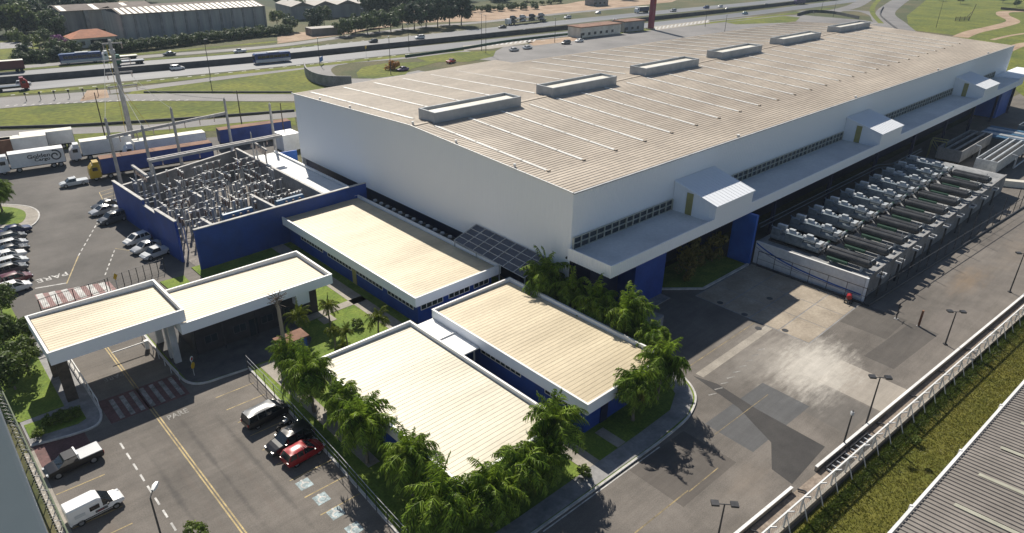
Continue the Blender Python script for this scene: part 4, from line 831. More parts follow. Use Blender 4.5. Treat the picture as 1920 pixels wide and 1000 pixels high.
# far trees
rr = random.Random(9)
def grove(spec, group):
    for i, (px, py, kind, h, sc, lb) in enumerate(spec):
        c = G(px, py); tree(kind, c.x, c.y, h, sc, lb, i, group)
grove([(645+22*i, 68-2*i-(3 if i % 2 else 0), 'dark' if i > 5 else 'mid', 2.5+.35*i, 1.0+.06*i, 'dark roadside tree, number %s from the left in the grove behind the highway' % ['one', 'two', 'three', 'four', 'five', 'six', 'seven', 'eight', 'nine', 'ten', 'eleven'][i]) for i in range(11)], 'trees of the grove behind the highway')
grove([(700+30*i, 36-3*i, 'dark', 5.5, 1.7, 'tall dark tree at the back of the highway grove, %s in its row' % ['first', 'second', 'third', 'fourth', 'fifth', 'sixth'][i]) for i in range(6)], 'back row trees of the grove')
wood = ['dark tree of the hillside wood behind the grey warehouse', 'mid green tree of the hillside wood behind the grey warehouse', 'pale tree of the hillside wood behind the grey warehouse']
spec = []
for i in range(120):
    px, py = rr.uniform(-60, 210), rr.uniform(-8, 62)
    if px > 105 and py > 34: continue
    kind = rr.choice(['dark', 'dark', 'mid', 'mid', 'light']); spec.append((px, py+8, kind, rr.uniform(2.5, 6), rr.uniform(1.0, 1.7), wood[['dark', 'mid', 'light'].index(kind)]))
grove(spec, 'trees of the hillside wood')
spec = []
for i in range(90):
    px, py = rr.uniform(190, 1240), rr.uniform(-70, -14)+(8 if i % 2 else 0)
    kind = rr.choice(['dark', 'mid', 'mid']); spec.append((px, py+12, kind, rr.uniform(3, 6), rr.uniform(1.2, 1.9), 'tree of the far belt along the top edge of the picture'))
grove(spec, 'trees of the far belt')
grove([(520, 50, 'light', 3, 1.0, 'pale tree right of the grey warehouse end wall'), (545, 60, 'mid', 3, .9, 'mid green tree between the warehouse and the frontage yard'), (590, 55, 'dark', 3, 1.1, 'dark tree in front of the second far building'), (608, 48, 'mid', 4, 1.0, 'mid green tree beside the second far building'), (560, 30, 'mid', 4, 1.2, 'green tree behind the right end of the grey warehouse'), (535, 25, 'dark', 4, 1.2, 'dark tree touching the right end of the warehouse roof')], 'trees by the far warehouse')
grove([(62, 92, 'light', 1.5, .9, 'light bushy tree left of the red-roofed house'), (85, 82, 'mid', 1.8, .9, 'green bushy tree beside the flowering tree'), (105, 100, 'mid', 1.2, .8, 'green bushy tree in front of the flowering tree'), (50, 112, 'dark', .8, .8, 'dark bushy tree at the bend of the verge'), (80, 115, 'mid', .8, .8, 'green bushy tree above the highway left'), (108, 112, 'dark', .8, .7, 'dark bushy tree behind the blue bus'), (140, 98, 'mid', .8, .7, 'green bushy tree in front of the red-roofed house'), (30, 78, 'light', 1, .9, 'pale tree at the edge of the far field'), (185, 98, 'dark', .6, .6, 'small dark tree right of the red-roofed house')], 'trees round the red-roofed house')
c = G(112, 92); tree('flower', c.x, c.y, 1.8, .9, 'purple flowering tree beside the red-roofed house', 0, name='flowering_tree')
c = G(738, 131); tree('red', c.x, c.y, .2, 1.7, 'orange-red ornamental bush in the loop lawn', 0, name='ornamental_bush', cat='bush')
grove([(1400*0+915+22*i, 22-1.2*i, 'mid', 1.0, .6, 'small scrub tree on the earth field, %s from the left' % ['first', 'second', 'third', 'fourth', 'fifth'][i]) for i in range(5)], 'scrub trees on the earth field')
grove([(1800, 8, 'dark', 3, .7, 'small dark tree on the meadow beside the leaning frame'), (1880, 6, 'dark', 3, .8, 'dark tree at the top right above the dirt track'), (1905, 14, 'mid', 2, .6, 'green tree at the right edge above the dirt track'), (1762, 2, 'mid', 2, .6, 'green tree at the top of the meadow')], 'meadow trees')
def hedge(name, label, pix, n, kind, sc, h=.4, grp=None):
    t = thing(name, label, 'hedge', tuple(G(*pix[0])), 0, grp); a = G(*pix[0]); r = random.Random(len(label))
    pts = smoothline([G(*p) for p in pix], 8)
    for i in range(n):
        u = i/(n-1)*(len(pts)-1); k = min(int(u), len(pts)-2); c = pts[k].lerp(pts[k+1], u-k)
        o = put('foliage', FAR[kind][i % len(FAR[kind])], t, (c.x-a.x+r.uniform(-.6, .6), c.y-a.y+r.uniform(-.6, .6), h+sc*1.5+r.uniform(0, .5)), r.uniform(0, 6.28), (sc, sc, sc*r.uniform(.7, 1.0)))
hedge('hedge', 'long dark green hedge along the foot of the grey warehouse', [(215, 98), (280, 92), (400, 78), (470, 70), (540, 64)], 40, 'mid', .72)
hedge('hedge', 'lighter overgrown hedge left of the blue bus along the verge', [(38, 118), (80, 113), (125, 108)], 10, 'mid', .62)
hedge('hedge', 'green hedge between the earth field and the frontage road', [(880, 24), (960, 16), (1050, 6)], 14, 'light', .6)
# ================================================================== VEHICLES
def tyre_meshes(r, wd):
    return MB().tube((0, -wd/2, 0), (0, wd/2, 0), r, r, 16).mesh('wheel', 'rubber'), MB().tube((0, -wd/2-.012, 0), (0, wd/2+.012, 0), r*.6, r*.6, 10).mesh('rim', 'rim')
WH = {r: tyre_meshes(r, w_) for r, w_ in ((.31, .2), (.36, .24), (.5, .3))}
def wheels(t, xs, half, r, detail=True):
    for x in xs:
        for s in (-1, 1):
            o = put('wheel', WH[r][0], t, (x, s*half, r))
            if detail: put('rim', WH[r][1], o)
KIND = {  # length, width, hood z, belt z, roof z, cabin x: rear base, rear top, front top, windscreen base
 'hatch': (3.9, 1.68, .88, .95, 1.50, -1.88, -1.55, .25, 1.05), 'sedan': (4.5, 1.74, .88, .95, 1.45, -1.45, -.85, .35, 1.1), 'suv': (4.5, 1.82, 1.02, 1.08, 1.72, -2.15, -1.95, .45, 1.1), 'minivan': (4.6, 1.8, 1.0, 1.05, 1.72, -2.22, -2.05, .8, 1.6)}
MESHC = {}
def carmesh(kind, col):
    key = (kind, col)
    if key in MESHC: return MESHC[key]
    L, W, hz_, bz, rz, c0, c1, c2, c3 = KIND[kind]; h = L/2; w2 = W/2; mb = MB(); rings = []
    rear = bz if c0 < -h+.3 else hz_+.04
    for x, wf, zb, zt in ((-h, .80, .42, rear*.80), (-h+.10, .93, .27, rear*.97), (-h+.5, 1, .22, rear), (-.2, 1, .2, bz), (c3-.1, 1, .2, bz), (c3+.35, .99, .22, hz_), (h-.45, .95, .24, hz_*.91), (h-.12, .86, .30, hz_*.78), (h, .74, .42, hz_*.58)):
        w_ = w2*wf; m = (zb+zt)/2; rings.append([(x, -w_*.88, zb), (x, -w_, zb+.12), (x, -w_*1.0, m), (x, -w_*.95, zt-.05), (x, -w_*.82, zt), (x, w_*.82, zt), (x, w_*.95, zt-.05), (x, w_, m), (x, w_, zb+.12), (x, w_*.88, zb)])
    body = mb.loft([r[::-1] for r in rings]).mesh('body', 'car_'+col)
    gl = MB(); wt = w2*.74; wb = w2*.90; z0 = bz-.03; zr = rz-.05
    gl.add([(c0, -wb, z0), (c3, -wb, z0), (c3, wb, z0), (c0, wb, z0), (c1, -wt, zr), (c2, -wt, zr), (c2, wt, zr), (c1, wt, zr)], [(0, 1, 5, 4), (1, 2, 6, 5), (2, 3, 7, 6), (3, 0, 4, 7), (4, 5, 6, 7)])
    glass = gl.mesh('windows', 'car_glass')
    rf = MB(); e = .03; N = 8; vs = []
    for a in range(N+1):
        for b_ in range(N+1):
            u, v = 2*a/N-1, 2*b_/N-1; vs.append(((c1-e)+(c2-c1+2*e)*a/N, (wt+e)*v, zr+(rz+.06-zr)*(1-abs(u)**2.6)*(1-abs(v)**2.2)))
    rf.add(vs, [(a*(N+1)+b_, (a+1)*(N+1)+b_, (a+1)*(N+1)+b_+1, a*(N+1)+b_+1) for a in range(N) for b_ in range(N)])
    for s in (-1, 1):
        for xa, xb in ((c0+.04, c1+.06), (c3-.04, c2-.04), (-.28, -.3), ((c0+c1)/2*.55, (c0+c1)/2*.55)): rf.bar((xa, s*wb*1.005, z0), (xb, s*wt*1.02, zr), .09)
    roof = rf.mesh('roof', 'car_'+col); roof.polygons.foreach_set('use_smooth', [i < N*N for i in range(len(roof.polygons))])
    lt = MB().box(h-.28, h-.04, -w2*.82, -w2*.50, hz_*.60, hz_*.78).mesh('headlight', 'lamp_clear'); lr = MB().box(-h-.01, -h+.12, -w2*.86, -w2*.60, rear*.62, rear*.86).mesh('tail_light', 'lamp_red')
    MESHC[key] = (body, glass, roof, lt, lr); return MESHC[key]
mirror_me = MB().box(-.06, .08, -.1, .1, -.07, .07).mesh('mirror', 'car_dark')
def car(kind, col, x, y, heading, label, detail=1, group=None, z=0.0, roofcol=None):
    """heading: direction the front points, degrees in plan"""
    L, W = KIND[kind][:2]; t = thing(kind+'_car' if kind not in ('suv', 'minivan') else ('sport_utility_car' if kind == 'suv' else 'people_carrier'), label, 'car', (x, y, z), R(heading), group)
    b, g, r, lt, lr = carmesh(kind, col); put('body', b, t); put('windows', g, t); put('roof', carmesh(kind, roofcol)[2] if roofcol else r, t)
    rad = .36 if kind == 'suv' else .31; wheels(t, (-L*.30, L*.31), W/2-.13, rad, detail)
    if detail:
        for s in (1, -1):
            o = put('headlight', lt, t); o.scale = (1, s, 1); o = put('tail_light', lr, t); o.scale = (1, s, 1); put('mirror', mirror_me, t, (KIND[kind][8]-.25, s*(W/2+.06), KIND[kind][3]+.05))
    return t
# front car park
car('minivan', 'black', 20.7, 56.9, 4, 'black people carrier with a silvery sheen painted on its roof by the motorcycles', roofcol='grey')  # grey roof paint stands in for the sheen on the black roof
car('suv', 'black', 20.6, 51.7, 183, 'black sport utility car parked beside the red hatchback')
car('hatch', 'red', 20.75, 49.4, 4, 'red hatchback parked beside the palms')
car('hatch', 'white', 5.6, 46.6, 0, 'white car cut off by the bottom edge below the white van')
def pickup(x, y, hd, label, col='black', cover='car_silver', group=None):
    t = thing('pickup_truck', label, 'pickup', (x, y, 0), R(hd), group); L = 4.7; mb = MB(); h = L/2; rings = []
    for X, wf, zb, zt in ((-h, .92, .4, .95), (-h+.1, 1, .3, .98), (-.2, 1, .26, .98), (1.2, 1, .26, .98), (1.5, .99, .26, .95), (h-.3, .93, .28, .86), (h, .78, .45, .62)):
        w_ = .86*wf; m = (zb+zt)/2; rings.append([(X, w_*.88, zb), (X, w_, zb+.12), (X, w_, m), (X, w_*.97, zt), (X, -w_*.97, zt), (X, -w_, m), (X, -w_, zb+.12), (X, -w_*.88, zb)])
    mb.loft(rings).build('body', 'car_'+col, t)
    g = MB(); g.add([(-.35, -.78, .95), (1.35, -.78, .95), (1.35, .78, .95), (-.35, .78, .95), (-.25, -.64, 1.48), (.65, -.64, 1.48), (.65, .64, 1.48), (-.25, .64, 1.48)], [(0, 1, 5, 4), (1, 2, 6, 5), (2, 3, 7, 6), (3, 0, 4, 7), (4, 5, 6, 7)]).build('windows', 'car_glass', t)
    MB().box(-.3, .7, -.66, .66, 1.46, 1.54).build('roof', 'car_'+col, t); MB().box(-.42, -.27, -.7, .7, 1.0, 1.62).build('roll_bar', 'car_white', t)
    if cover: MB().box(-h+.08, -.45, -.8, .8, .98, 1.06).build('bed_cover', cover, t)
    wheels(t, (-1.4, 1.5), .74, .36)
    for s in (-1, 1): MB().box(h-.25, h-.03, s*.6-.14, s*.6+.14, .6, .76).build('headlight', 'lamp_clear', t); MB().box(-h-.02, -h+.03, s*.72-.08, s*.72+.08, .6, .9).build('tail_light', 'lamp_red', t)
    return t
pickup(4.75, 62.2, 183, 'black pickup with silver bed cover parked by the red bay')
def panel_van(x, y, hd, label, marks=True):
    t = thing('panel_van', label, 'van', (x, y, 0), R(hd)); mb = MB(); rings = []
    for X, wf, zb, zt in ((-2.15, .95, .42, 1.78), (-2.08, 1, .3, 1.86), (.15, 1, .26, 1.88), (.45, .98, .26, 1.72)):
        w_ = .84*wf; rings.append([(X, w_*.9, zb), (X, w_, zb+.12), (X, w_, 1.0), (X, w_*.9, zt-.12), (X, w_*.78, zt), (X, -w_*.78, zt), (X, -w_*.9, zt-.12), (X, -w_, 1.0), (X, -w_, zb+.12), (X, -w_*.9, zb)])
    mb.loft(rings).build('cargo_body', 'car_white', t)
    mb = MB(); rings = []
    for X, wf, zb, zt in ((.3, 1, .26, .98), (1.05, 1, .26, .96), (1.7, .95, .28, .84), (2.02, .84, .32, .7), (2.12, .74, .42, .58)):
        w_ = .84*wf; m = (zb+zt)/2; rings.append([(X, w_*.88, zb), (X, w_, zb+.12), (X, w_, m), (X, w_*.9, zt), (X, -w_*.9, zt), (X, -w_, m), (X, -w_, zb+.12), (X, -w_*.88, zb)])
    mb.loft(rings).build('bonnet', 'car_white', t)
    MB().add([(.2, -.79, .95), (1.25, -.79, .95), (1.25, .79, .95), (.2, .79, .95), (.2, -.66, 1.62), (.5, -.64, 1.62), (.5, .64, 1.62), (.2, .66, 1.62)], [(0, 1, 5, 4), (1, 2, 6, 5), (2, 3, 7, 6), (3, 0, 4, 7), (4, 5, 6, 7)]).build('windscreen', 'car_glass', t)
    for s in (-1, 1):
        MB().box(-.55, .2, s*.845-.01, s*.845+.01, 1.0, 1.42).build('side_window', 'car_glass', t); MB().box(1.75, 2.02, s*.56-.14, s*.56+.14, .6, .78).build('headlight', 'lamp_clear', t); put('mirror', mirror_me, t, (.8, s*.9, 1.05))
    MB().box(-2.0, 1.5, -.86, -.845, .42, .50).build('side_trim', 'rubber', t)
    if marks: MB().box(-.2, .75, -.862, -.85, .62, .86).build('door_marking', 'car_grey', t); MB().box(-.05, .45, -.868, -.861, .68, .74).build('door_marking', 'car_red', t); MB().box(-1.7, -.9, -.862, -.85, .95, 1.25).build('side_marking', 'car_pale', t)
    wheels(t, (-1.35, 1.35), .74, .31); return t
panel_van(4.6, 54.9, 3, 'white panel van with small door marking on the left of the car park')
# motorcycles between the black cars
def motorcycle(x, y, hd, label, col):
    t = thing('motorcycle', label, 'motorcycle', (x, y, 0), R(hd), 'motorcycles by the kerb')
    for X in (-.65, .65): o = MB().tube((X, -.06, .3), (X, .06, .3), .3, .3, 14).build('wheel', 'rubber', t); MB().tube((X, -.07, .3), (X, .07, .3), .14, .14, 8).build('hub', 'rim', o)
    MB().loft([[(-.5, -.1, .7), (-.5, .1, .7), (-.5, .1, .78), (-.5, -.1, .78)], [(0, -.14, .68), (0, .14, .68), (0, .14, .8), (0, -.14, .8)]]).build('seat', 'rubber', t)
    MB().loft([[(0, -.13, .6), (0, .13, .6), (0, .1, .88), (0, -.1, .88)], [(.42, -.1, .66), (.42, .1, .66), (.42, .07, .9), (.42, -.07, .9)]]).build('tank', col, t)
    MB().box(-.3, .3, -.12, .12, .28, .6).build('engine', 'dark_steel', t); MB().bar((.65, 0, .3), (.45, 0, 1.0), .07).build('fork', 'rim', t); MB().bar((.42, -.34, 1.02), (.42, .34, 1.02), .04).build('handlebar', 'rim', t); MB().bar((-.65, 0, .3), (-.1, 0, .45), .07).build('swing_arm', 'dark_steel', t)
motorcycle(21.3, 54.4, 10, 'dark motorcycle with white fairing between the two black cars', 'car_white'); motorcycle(21.9, 53.5, 15, 'dark motorcycle half hidden beside the other motorcycle', 'car_dark')
# left lot
lp_ = G(28, 436); cols = [('sedan', 'navy', 'dark blue car at the top of the left parking row'), ('hatch', 'grey', 'grey car second from the top of the left parking row'), ('hatch', 'silver', 'silver car third from the top of the left parking row'), ('sedan', 'dark', 'dark car between the silver and the white ones in the left row'), ('sedan', 'white', 'white saloon in the middle of the left parking row'), ('hatch', 'pale', 'pale hatchback below the white saloon in the left row'), ('hatch', 'grey', 'grey hatchback above the maroon car in the left row'), ('hatch', 'maroon', 'maroon car near the bottom of the left parking row'), ('hatch', 'white', 'white car at the bottom of the left row by the crossing')]
for (kd, cl, lb), (px, py) in zip(cols, ((30, 433), (24, 446), (26, 459), (24, 470), (18, 481), (26, 493), (24, 506), (32, 524), (30, 541))):
    c = G(px, py+5); car(kd, cl, c.x, c.y, 5, lb)
for kd, cl, px, py, hd, lb in (('sedan', 'dark', 200, 384, 188, 'dark car farthest back against the blue substation wall'), ('sedan', 'silver', 196, 394, 188, 'silver car between two dark ones by the substation wall'), ('suv', 'grey', 213, 410, 190, 'grey green car in front of the silver one by the substation wall'), ('hatch', 'white', 258, 449, 192, 'white car in the second group by the blue wall'), ('sedan', 'silver', 276, 463, 192, 'silver car in the middle of the second group by the blue wall'), ('pickup', 'pale', 296, 474, 192, 'pale pickup nearest the guardhouse by the blue wall')):
    c = G(px, py+6)
    pickup(c.x, c.y, hd, lb, cl, None) if kd == 'pickup' else car(kd, cl, c.x, c.y, hd, lb)
c = G(140, 348); pickup(c.x, c.y, 177, 'pale blue-grey pickup crossing the open lot', 'pale', None)
# lorries
def lorry(x, y, hd, Lb, label, cab='car_white', box='white_paint', top='pale_sheet', Hb=3.9, zf=1.1, has_cab=True, group=None, curtain=False, flat=False, detail=True, rear='car_dark'):
    t = thing('lorry', label, 'truck', (x, y, 0), R(hd), group)
    if has_cab:
        mb = MB(); rings = []
        for X, wf, zb, zt in ((Lb/2+.25, 1, .6, 3.0), (Lb/2+1.5, 1, .5, 3.0), (Lb/2+2.1, .97, .5, 2.3), (Lb/2+2.25, .93, .55, 1.6)):
            w_ = 1.22*wf; rings.append([(X, w_, zb), (X, w_, zt-.15), (X, w_*.92, zt), (X, -w_*.92, zt), (X, -w_, zt-.15), (X, -w_, zb)])
        mb.loft(rings).build('cab', cab, t); MB().add([(Lb/2+1.55, -1.12, 2.9), (Lb/2+1.55, 1.12, 2.9), (Lb/2+2.2, 1.12, 1.85), (Lb/2+2.2, -1.12, 1.85)], [(3, 2, 1, 0)]).build('windscreen', 'car_glass', t)
        for s in (-1, 1): MB().box(Lb/2+.7, Lb/2+1.6, s*1.23-.01, s*1.23+.01, 1.9, 2.6).build('side_window', 'car_glass', t); MB().box(Lb/2+2.22, Lb/2+2.3, s*.85-.2, s*.85+.2, .8, 1.05).build('headlight', 'lamp_clear', t)
        MB().box(Lb/2+.3, Lb/2+1.3, -1.0, 1.0, 3.0, 3.5).build('wind_deflector', cab, t)
    if flat: MB().box(-Lb/2, Lb/2, -1.25, 1.25, zf, zf+.25).build('load_bed', box, t)
    else:
        b = MB().box(-Lb/2, Lb/2, -1.28, 1.28, zf, Hb-.02).build('cargo_box', box, t); MB().box(-Lb/2, Lb/2, -1.28, 1.28, Hb-.018, Hb+.03).build('box_roof', top, t)
        MB().box(-Lb/2-.05, -Lb/2-.005, -1.25, 1.25, zf+.05, Hb-.1).build('rear_door', rear, t)
        if curtain:
            for k in range(int(Lb/1.3)): MB().box(-Lb/2+.2+k*1.3, -Lb/2+.3+k*1.3, -1.32, -1.285, zf, Hb-.1).build('curtain_strap', 'dark_blue', t)
            MB().box(-Lb/2, Lb/2, -1.33, -1.285, zf-.12, zf+.04).build('side_rail', 'steel_paint', t)
    MB().box(-Lb/2, Lb/2+1.8 if has_cab else Lb/2, -.5, .5, .65, zf-.005).build('chassis', 'dark_steel', t)
    wheels(t, ((-Lb/2+1, -Lb/2+2.2)+((Lb/2+1.3,) if has_cab else ())+((Lb/2-1.2,) if Lb > 9 else ())), 1.05, .5, detail); return t
lc = G(75, 315); ang = 173
lg = lorry(lc.x, lc.y-.2, ang, 9.2, 'white box lorry with dark lettering and swirl on its side', 'car_white', 'white_paint', 'white_paint', 3.75, 1.0, rear='rust')
# the near side is local +Y here (front faces -X): lettering reads along the side
for body, z, sz in (('Golden', 2.78, 1.05), ('Cargo', 2.05, .85)):
    q = text_mesh('lettering', body, sz, 'car_dark', lg, (-.3 if body == 'Golden' else -.75, 1.30, z), (R(90), 0, R(180)), 1.25, .01)
pts = []
for k in range(40):
    a = k/39*4.3*math.pi*.62; rd_ = 1.1-.8*k/39; pts.append((-3.05+rd_*math.cos(a+1.2), 1.31, 2.45+rd_*math.sin(a+1.2)))
MB().path(pts, .13, 5).build('swirl_mark', 'car_dark', lg)
for lb, px, py, Lb, an_, kw in (('plain white trailer behind the lettered lorry', 45, 291, 9.5, 170, {}), ('white trailer farthest back in the left lorry row', 95, 279, 9.5, 170, {}), ('rusty topped trailer at the far left edge', -20, 300, 9, 170, dict(top='rust', box='rust')),
                                ('white box lorry behind the yellow cab', 205, 292, 9.5, 172, {})):
    c = G(px, py); lorry(c.x, c.y, an_, Lb, lb, **kw)
bt0, bt1 = G(192, 334), G(402, 300); bc = (bt0+bt1)/2; ba = math.degrees(math.atan2(bt1.y-bt0.y, bt1.x-bt0.x))
lorry(bc.x, bc.y, ba+180, (bt1-bt0).length-.4, 'long blue curtain-sided lorry with yellow cab beside the substation', 'car_yellow', 'tarp', 'rust', 4.0, 1.1, curtain=True)
c = G(330, 296); lorry(c.x+.5, c.y+3.4, ba+180, 14, 'long white-topped trailer behind the blue curtain-sided lorry', 'car_white', 'white_paint', 'pale_sheet', 3.9)
bt0, bt1 = G(412, 276), G(546, 256); bc = (bt0+bt1)/2; ba2 = math.degrees(math.atan2(bt1.y-bt0.y, bt1.x-bt0.x))
lorry(bc.x, bc.y, ba2+180, (bt1-bt0).length-.3, 'dark blue trailer parked behind the gantry near the factory', 'car_blue', 'tarp', 'rust', 4.0, has_cab=False, curtain=True)
c = G(590, 262); tag(MB().box(-1.6, 2.5, -2, 2.4, 0, 3.6).build('white_container', 'white_paint', None, (66.0, 141.5, 0)), 'white container block left of the factory rear corner', 'container')
tag(MB().box(0, 14, -.12, .12, 0, 2.2).build('blue_yard_wall', 'blue_bright', None, (50, 134.5, 0), R(-8)), 'low blue wall behind the annexe', 'wall')
# buses and highway traffic
def bus(x, y, hd, label, col='car_blue', low='car_pale'):
    t = thing('bus', label, 'bus', (x, y, 0), R(hd), 'buses on the highway'); mb = MB(); rings = []
    for X, wf, zt in ((-6.4, .95, 3.2), (-6.2, 1, 3.4), (5.9, 1, 3.4), (6.4, .96, 3.1)):
        w_ = 1.27*wf; rings.append([(X, w_, .4), (X, w_, zt-.25), (X, w_*.88, zt), (X, -w_*.88, zt), (X, -w_, zt-.25), (X, -w_, .4)])
    mb.loft(rings).build('body', col, t); MB().box(-6.3, 6.2, -1.285, 1.285, .42, 1.35).build('skirt', low, t)
    for s in (-1, 1):
        for k in range(8): MB().box(-5.9+k*1.42, -4.6+k*1.42, s*1.29-.01, s*1.29+.01, 1.75, 2.75).build('window', 'car_glass', t)
    MB().box(6.36, 6.46, -1.15, 1.15, 1.4, 2.9).build('windscreen', 'car_glass', t); MB().box(-2.5, 1.5, -.8, .8, 3.4, 3.65).build('roof_unit', 'car_white', t); wheels(t, (-3.9, 4.2), 1.1, .5)
c = G(154, 118); bus(c.x, c.y, 174, 'dark blue bus on the frontage road in front of the hedge')
c = G(511, 117); bus(c.x, c.y, 174, 'blue bus with pale skirt on the near highway lanes')
def hw_car(kd, cl, px, py, hd, lb, grp='highway cars'):
    c = G(px, py); return car(kd, cl, c.x, c.y, hd, lb, 0, grp)
for a in (('hatch', 'silver', 45, 160, -8, 'silver car behind the red lorry at the left edge'), ('sedan', 'grey', 318, 104, 174, 'grey car on the frontage road by the hedge'), ('suv', 'white', 333, 131, -6, 'white van-like car on the near lanes below the bus'), ('hatch', 'dark', 700, 80, 174, 'dark car left of the white one on the far lanes'),
          ('suv', 'white', 787, 73, 174, 'white car leading the dark one on the far lanes'), ('sedan', 'dark', 942, 53, 174, 'dark car just ahead of the car transporter'), ('sedan', 'white', 985, 61, -4, 'white car on the near lanes below the transporter'), ('suv', 'white', 1064, 35, 174, 'white car behind the car transporter'), ('hatch', 'white', 1121, 26, 174, 'white car on the far lanes right of the earth field'),
          ('sedan', 'silver', 1155, 41, -3, 'silver car seen over the small lot building'), ('suv', 'silver', 1262, 22, 174, 'silver car right of the red totem'), ('suv', 'blue', 1324, 16, 174, 'dark blue car on the far lanes toward the bend'), ('hatch', 'white', 1350, 14, 174, 'white car beside the dark blue one toward the bend'), ('sedan', 'grey', 1364, 20, -3, 'grey car on the near lanes toward the bend'), ('sedan', 'lightblue', 1397, 27, -3, 'pale blue car on the near lanes near the rear lawn'), ('sedan', 'dark', 1437, 11, -2, 'dark car farthest along the near lanes')): hw_car(*a)
for a in (('sedan', 'silver', 964, 96, -4, 'silver car at the left of the rear lot'), ('sedan', 'pale', 989, 92, -4, 'pale car second from the left in the rear lot'), ('suv', 'grey', 1061, 83, 176, 'grey car in the rear lot left of the white one'), ('sedan', 'white', 1086, 79, 176, 'white car in the rear lot nearest the flat building'), ('sedan', 'purple', 755, 133, 178, 'dark purple car beside the ornamental bush')): hw_car(*a, 'cars behind the factory')
c = G(846, 118); pickup(c.x, c.y, 20, 'red pickup on the loop lawn behind the factory', 'red', None)
c = G(450, 99); pickup(c.x, c.y, 176, 'white pickup with canopy on the far lanes left of the bus', 'white', 'car_white')
for (px, py, hd, Lb, lb, kw) in ((10, 136, 173, 11, 'maroon trailer lorry cut by the left edge on the frontage road', dict(box='car_maroon', top='pale_sheet', has_cab=False, Hb=3.6)), (12, 171, -7, 7, 'red flatbed lorry with red cab cut by the left edge', dict(cab='car_red', box='car_dark', flat=True)),
                              (250, 120, 175, 7, 'green flatbed lorry on the far highway lanes', dict(cab='car_green', box='car_pale', flat=True)), (232, 112, 175, 9, 'pale flatbed lorry behind the green one', dict(cab='car_white', box='pale_sheet', flat=True)), (1205, 24, 174, 8, 'silver lorry on the far lanes left of the red totem', dict(cab='car_white', box='car_navy', Hb=3.4)), (1500, 8, 174, 9, 'purple lorry at the top edge on the highway', dict(cab='car_purple', box='car_purple', Hb=3.6)), (1560, 0, 174, 7, 'dark blue lorry at the top edge right of the purple one', dict(cab='car_navy', box='car_navy', Hb=3.4))):
    c = G(px, py); lorry(c.x, c.y, hd, Lb, lb, detail=False, group='highway lorries', **kw)
c0, c1 = G(956, 47), G(1030, 39); cc = (c0+c1)/2; ctr = thing('car_transporter', 'dark car transporter on the far highway lanes', 'truck', tuple(cc), math.atan2(c1.y-c0.y, c1.x-c0.x))
H = (c1-c0).length/2; MB().box(-H, H-3, -1.2, 1.2, .9, 1.1).build('deck', 'dark_steel', ctr); MB().box(-H, H-3, -1.2, 1.2, 2.7, 2.82).build('deck', 'dark_steel', ctr); MB().box(-H-2.4, -H-.2, -1.2, 1.2, .6, 3.0).build('cab', 'car_white', ctr)
for k in range(8):
    for s in (-1, 1): MB().bar((-H+k*3, s*1.15, 1.0), (-H+1.5+k*3, s*1.15, 2.75), .12).build('strut', 'dark_steel', ctr)
wheels(ctr, (-H-1.4, -H+2, H-6, H-4.6), 1.05, .5, False)
for k in range(8):
    b, g, r, lt_, lr_ = carmesh('hatch', ['grey', 'white', 'dark', 'silver'][k % 4]); cx_ = cc+Vector((math.cos(ctr.rotation_euler.z), math.sin(ctr.rotation_euler.z), 0))*(-H+2.4+(k % 4)*(2*H-6)/3.4)
    t = thing('carried_car', 'small %s car carried on the %s deck of the transporter, %s from its cab' % (['grey', 'white', 'dark', 'silver'][k % 4], 'lower' if k < 4 else 'upper', ['first', 'second', 'third', 'fourth'][k % 4]), 'car', (cx_.x, cx_.y, 1.1 if k < 4 else 2.82), ctr.rotation_euler.z, 'cars on the transporter %s deck' % ('lower' if k < 4 else 'upper')); put('body', b, t); put('windows', g, t); put('roof', r, t); wheels(t, (-1.2, 1.2), .7, .31, False)
# ================================================================== SUBSTATION
SX0, SX1, SY0, SY1 = 28.7, 57.3, 95.2, 128.5
struct(MB().sheet([(SX0, SY0), (SX1-6, SY0), (SX1-6, 133), (SX0-1.2, 133)], .02).build('substation_floor', mat('gravel', (.16, .145, .13), .95, scale=1.2, col2=(.27, .245, .22), fine=.3, bscale=9)))
def wall_thing(name, label, p, q, h0, h1, th, m, cap='kerb', cat='wall'):
    p, q = Vector(p), Vector(q); t = thing(name, label, cat, (p.x, p.y, 0)); d = q-p; nrm = Vector((-d.y, d.x)).normalized()*th/2
    c = [(-nrm.x, -nrm.y), (d.x-nrm.x, d.y-nrm.y), (d.x+nrm.x, d.y+nrm.y), (nrm.x, nrm.y)]; hh = (h0, h1, h1, h0)
    MB().add([(a, b, 0) for a, b in c]+[(a, b, h) for (a, b), h in zip(c, hh)], [(0, 3, 2, 1), (4, 5, 6, 7), (0, 1, 5, 4), (1, 2, 6, 5), (2, 3, 7, 6), (3, 0, 4, 7)]).build('panel', m, t)
    MB().bar((0, 0, h0+.06), (d.x, d.y, h1+.06), th+.12, .12).build('coping', cap, t); return t
wall_thing('blue_wall', 'long blue substation wall facing the guardhouse', (28.8, 94.4), (57.6, 95.9), 6.2, 6.2, .35, 'blue_wall')
wall_thing('blue_wall', 'blue substation wall panel farthest from the guardhouse, beside the parked cars', (26.9, 124.0), (27.6, 111.5), 6.0, 6.0, .35, 'blue_wall')
wall_thing('blue_wall', 'lower blue wall panel in the middle of the car park side', (27.6, 111.4), (27.9, 105.6), 5.2, 5.2, .35, 'blue_wall')
wall_thing('blue_wall', 'blue wall panel nearest the open corner of the substation', (27.4, 105.4), (27.9, 98.6), 6.4, 6.4, .35, 'blue_wall')
wall_thing('rear_wall', 'grey concrete rear wall of the substation', (26.9, 124.4), (51.0, 132.4), 4.6, 4.6, .3, 'concrete_grey')
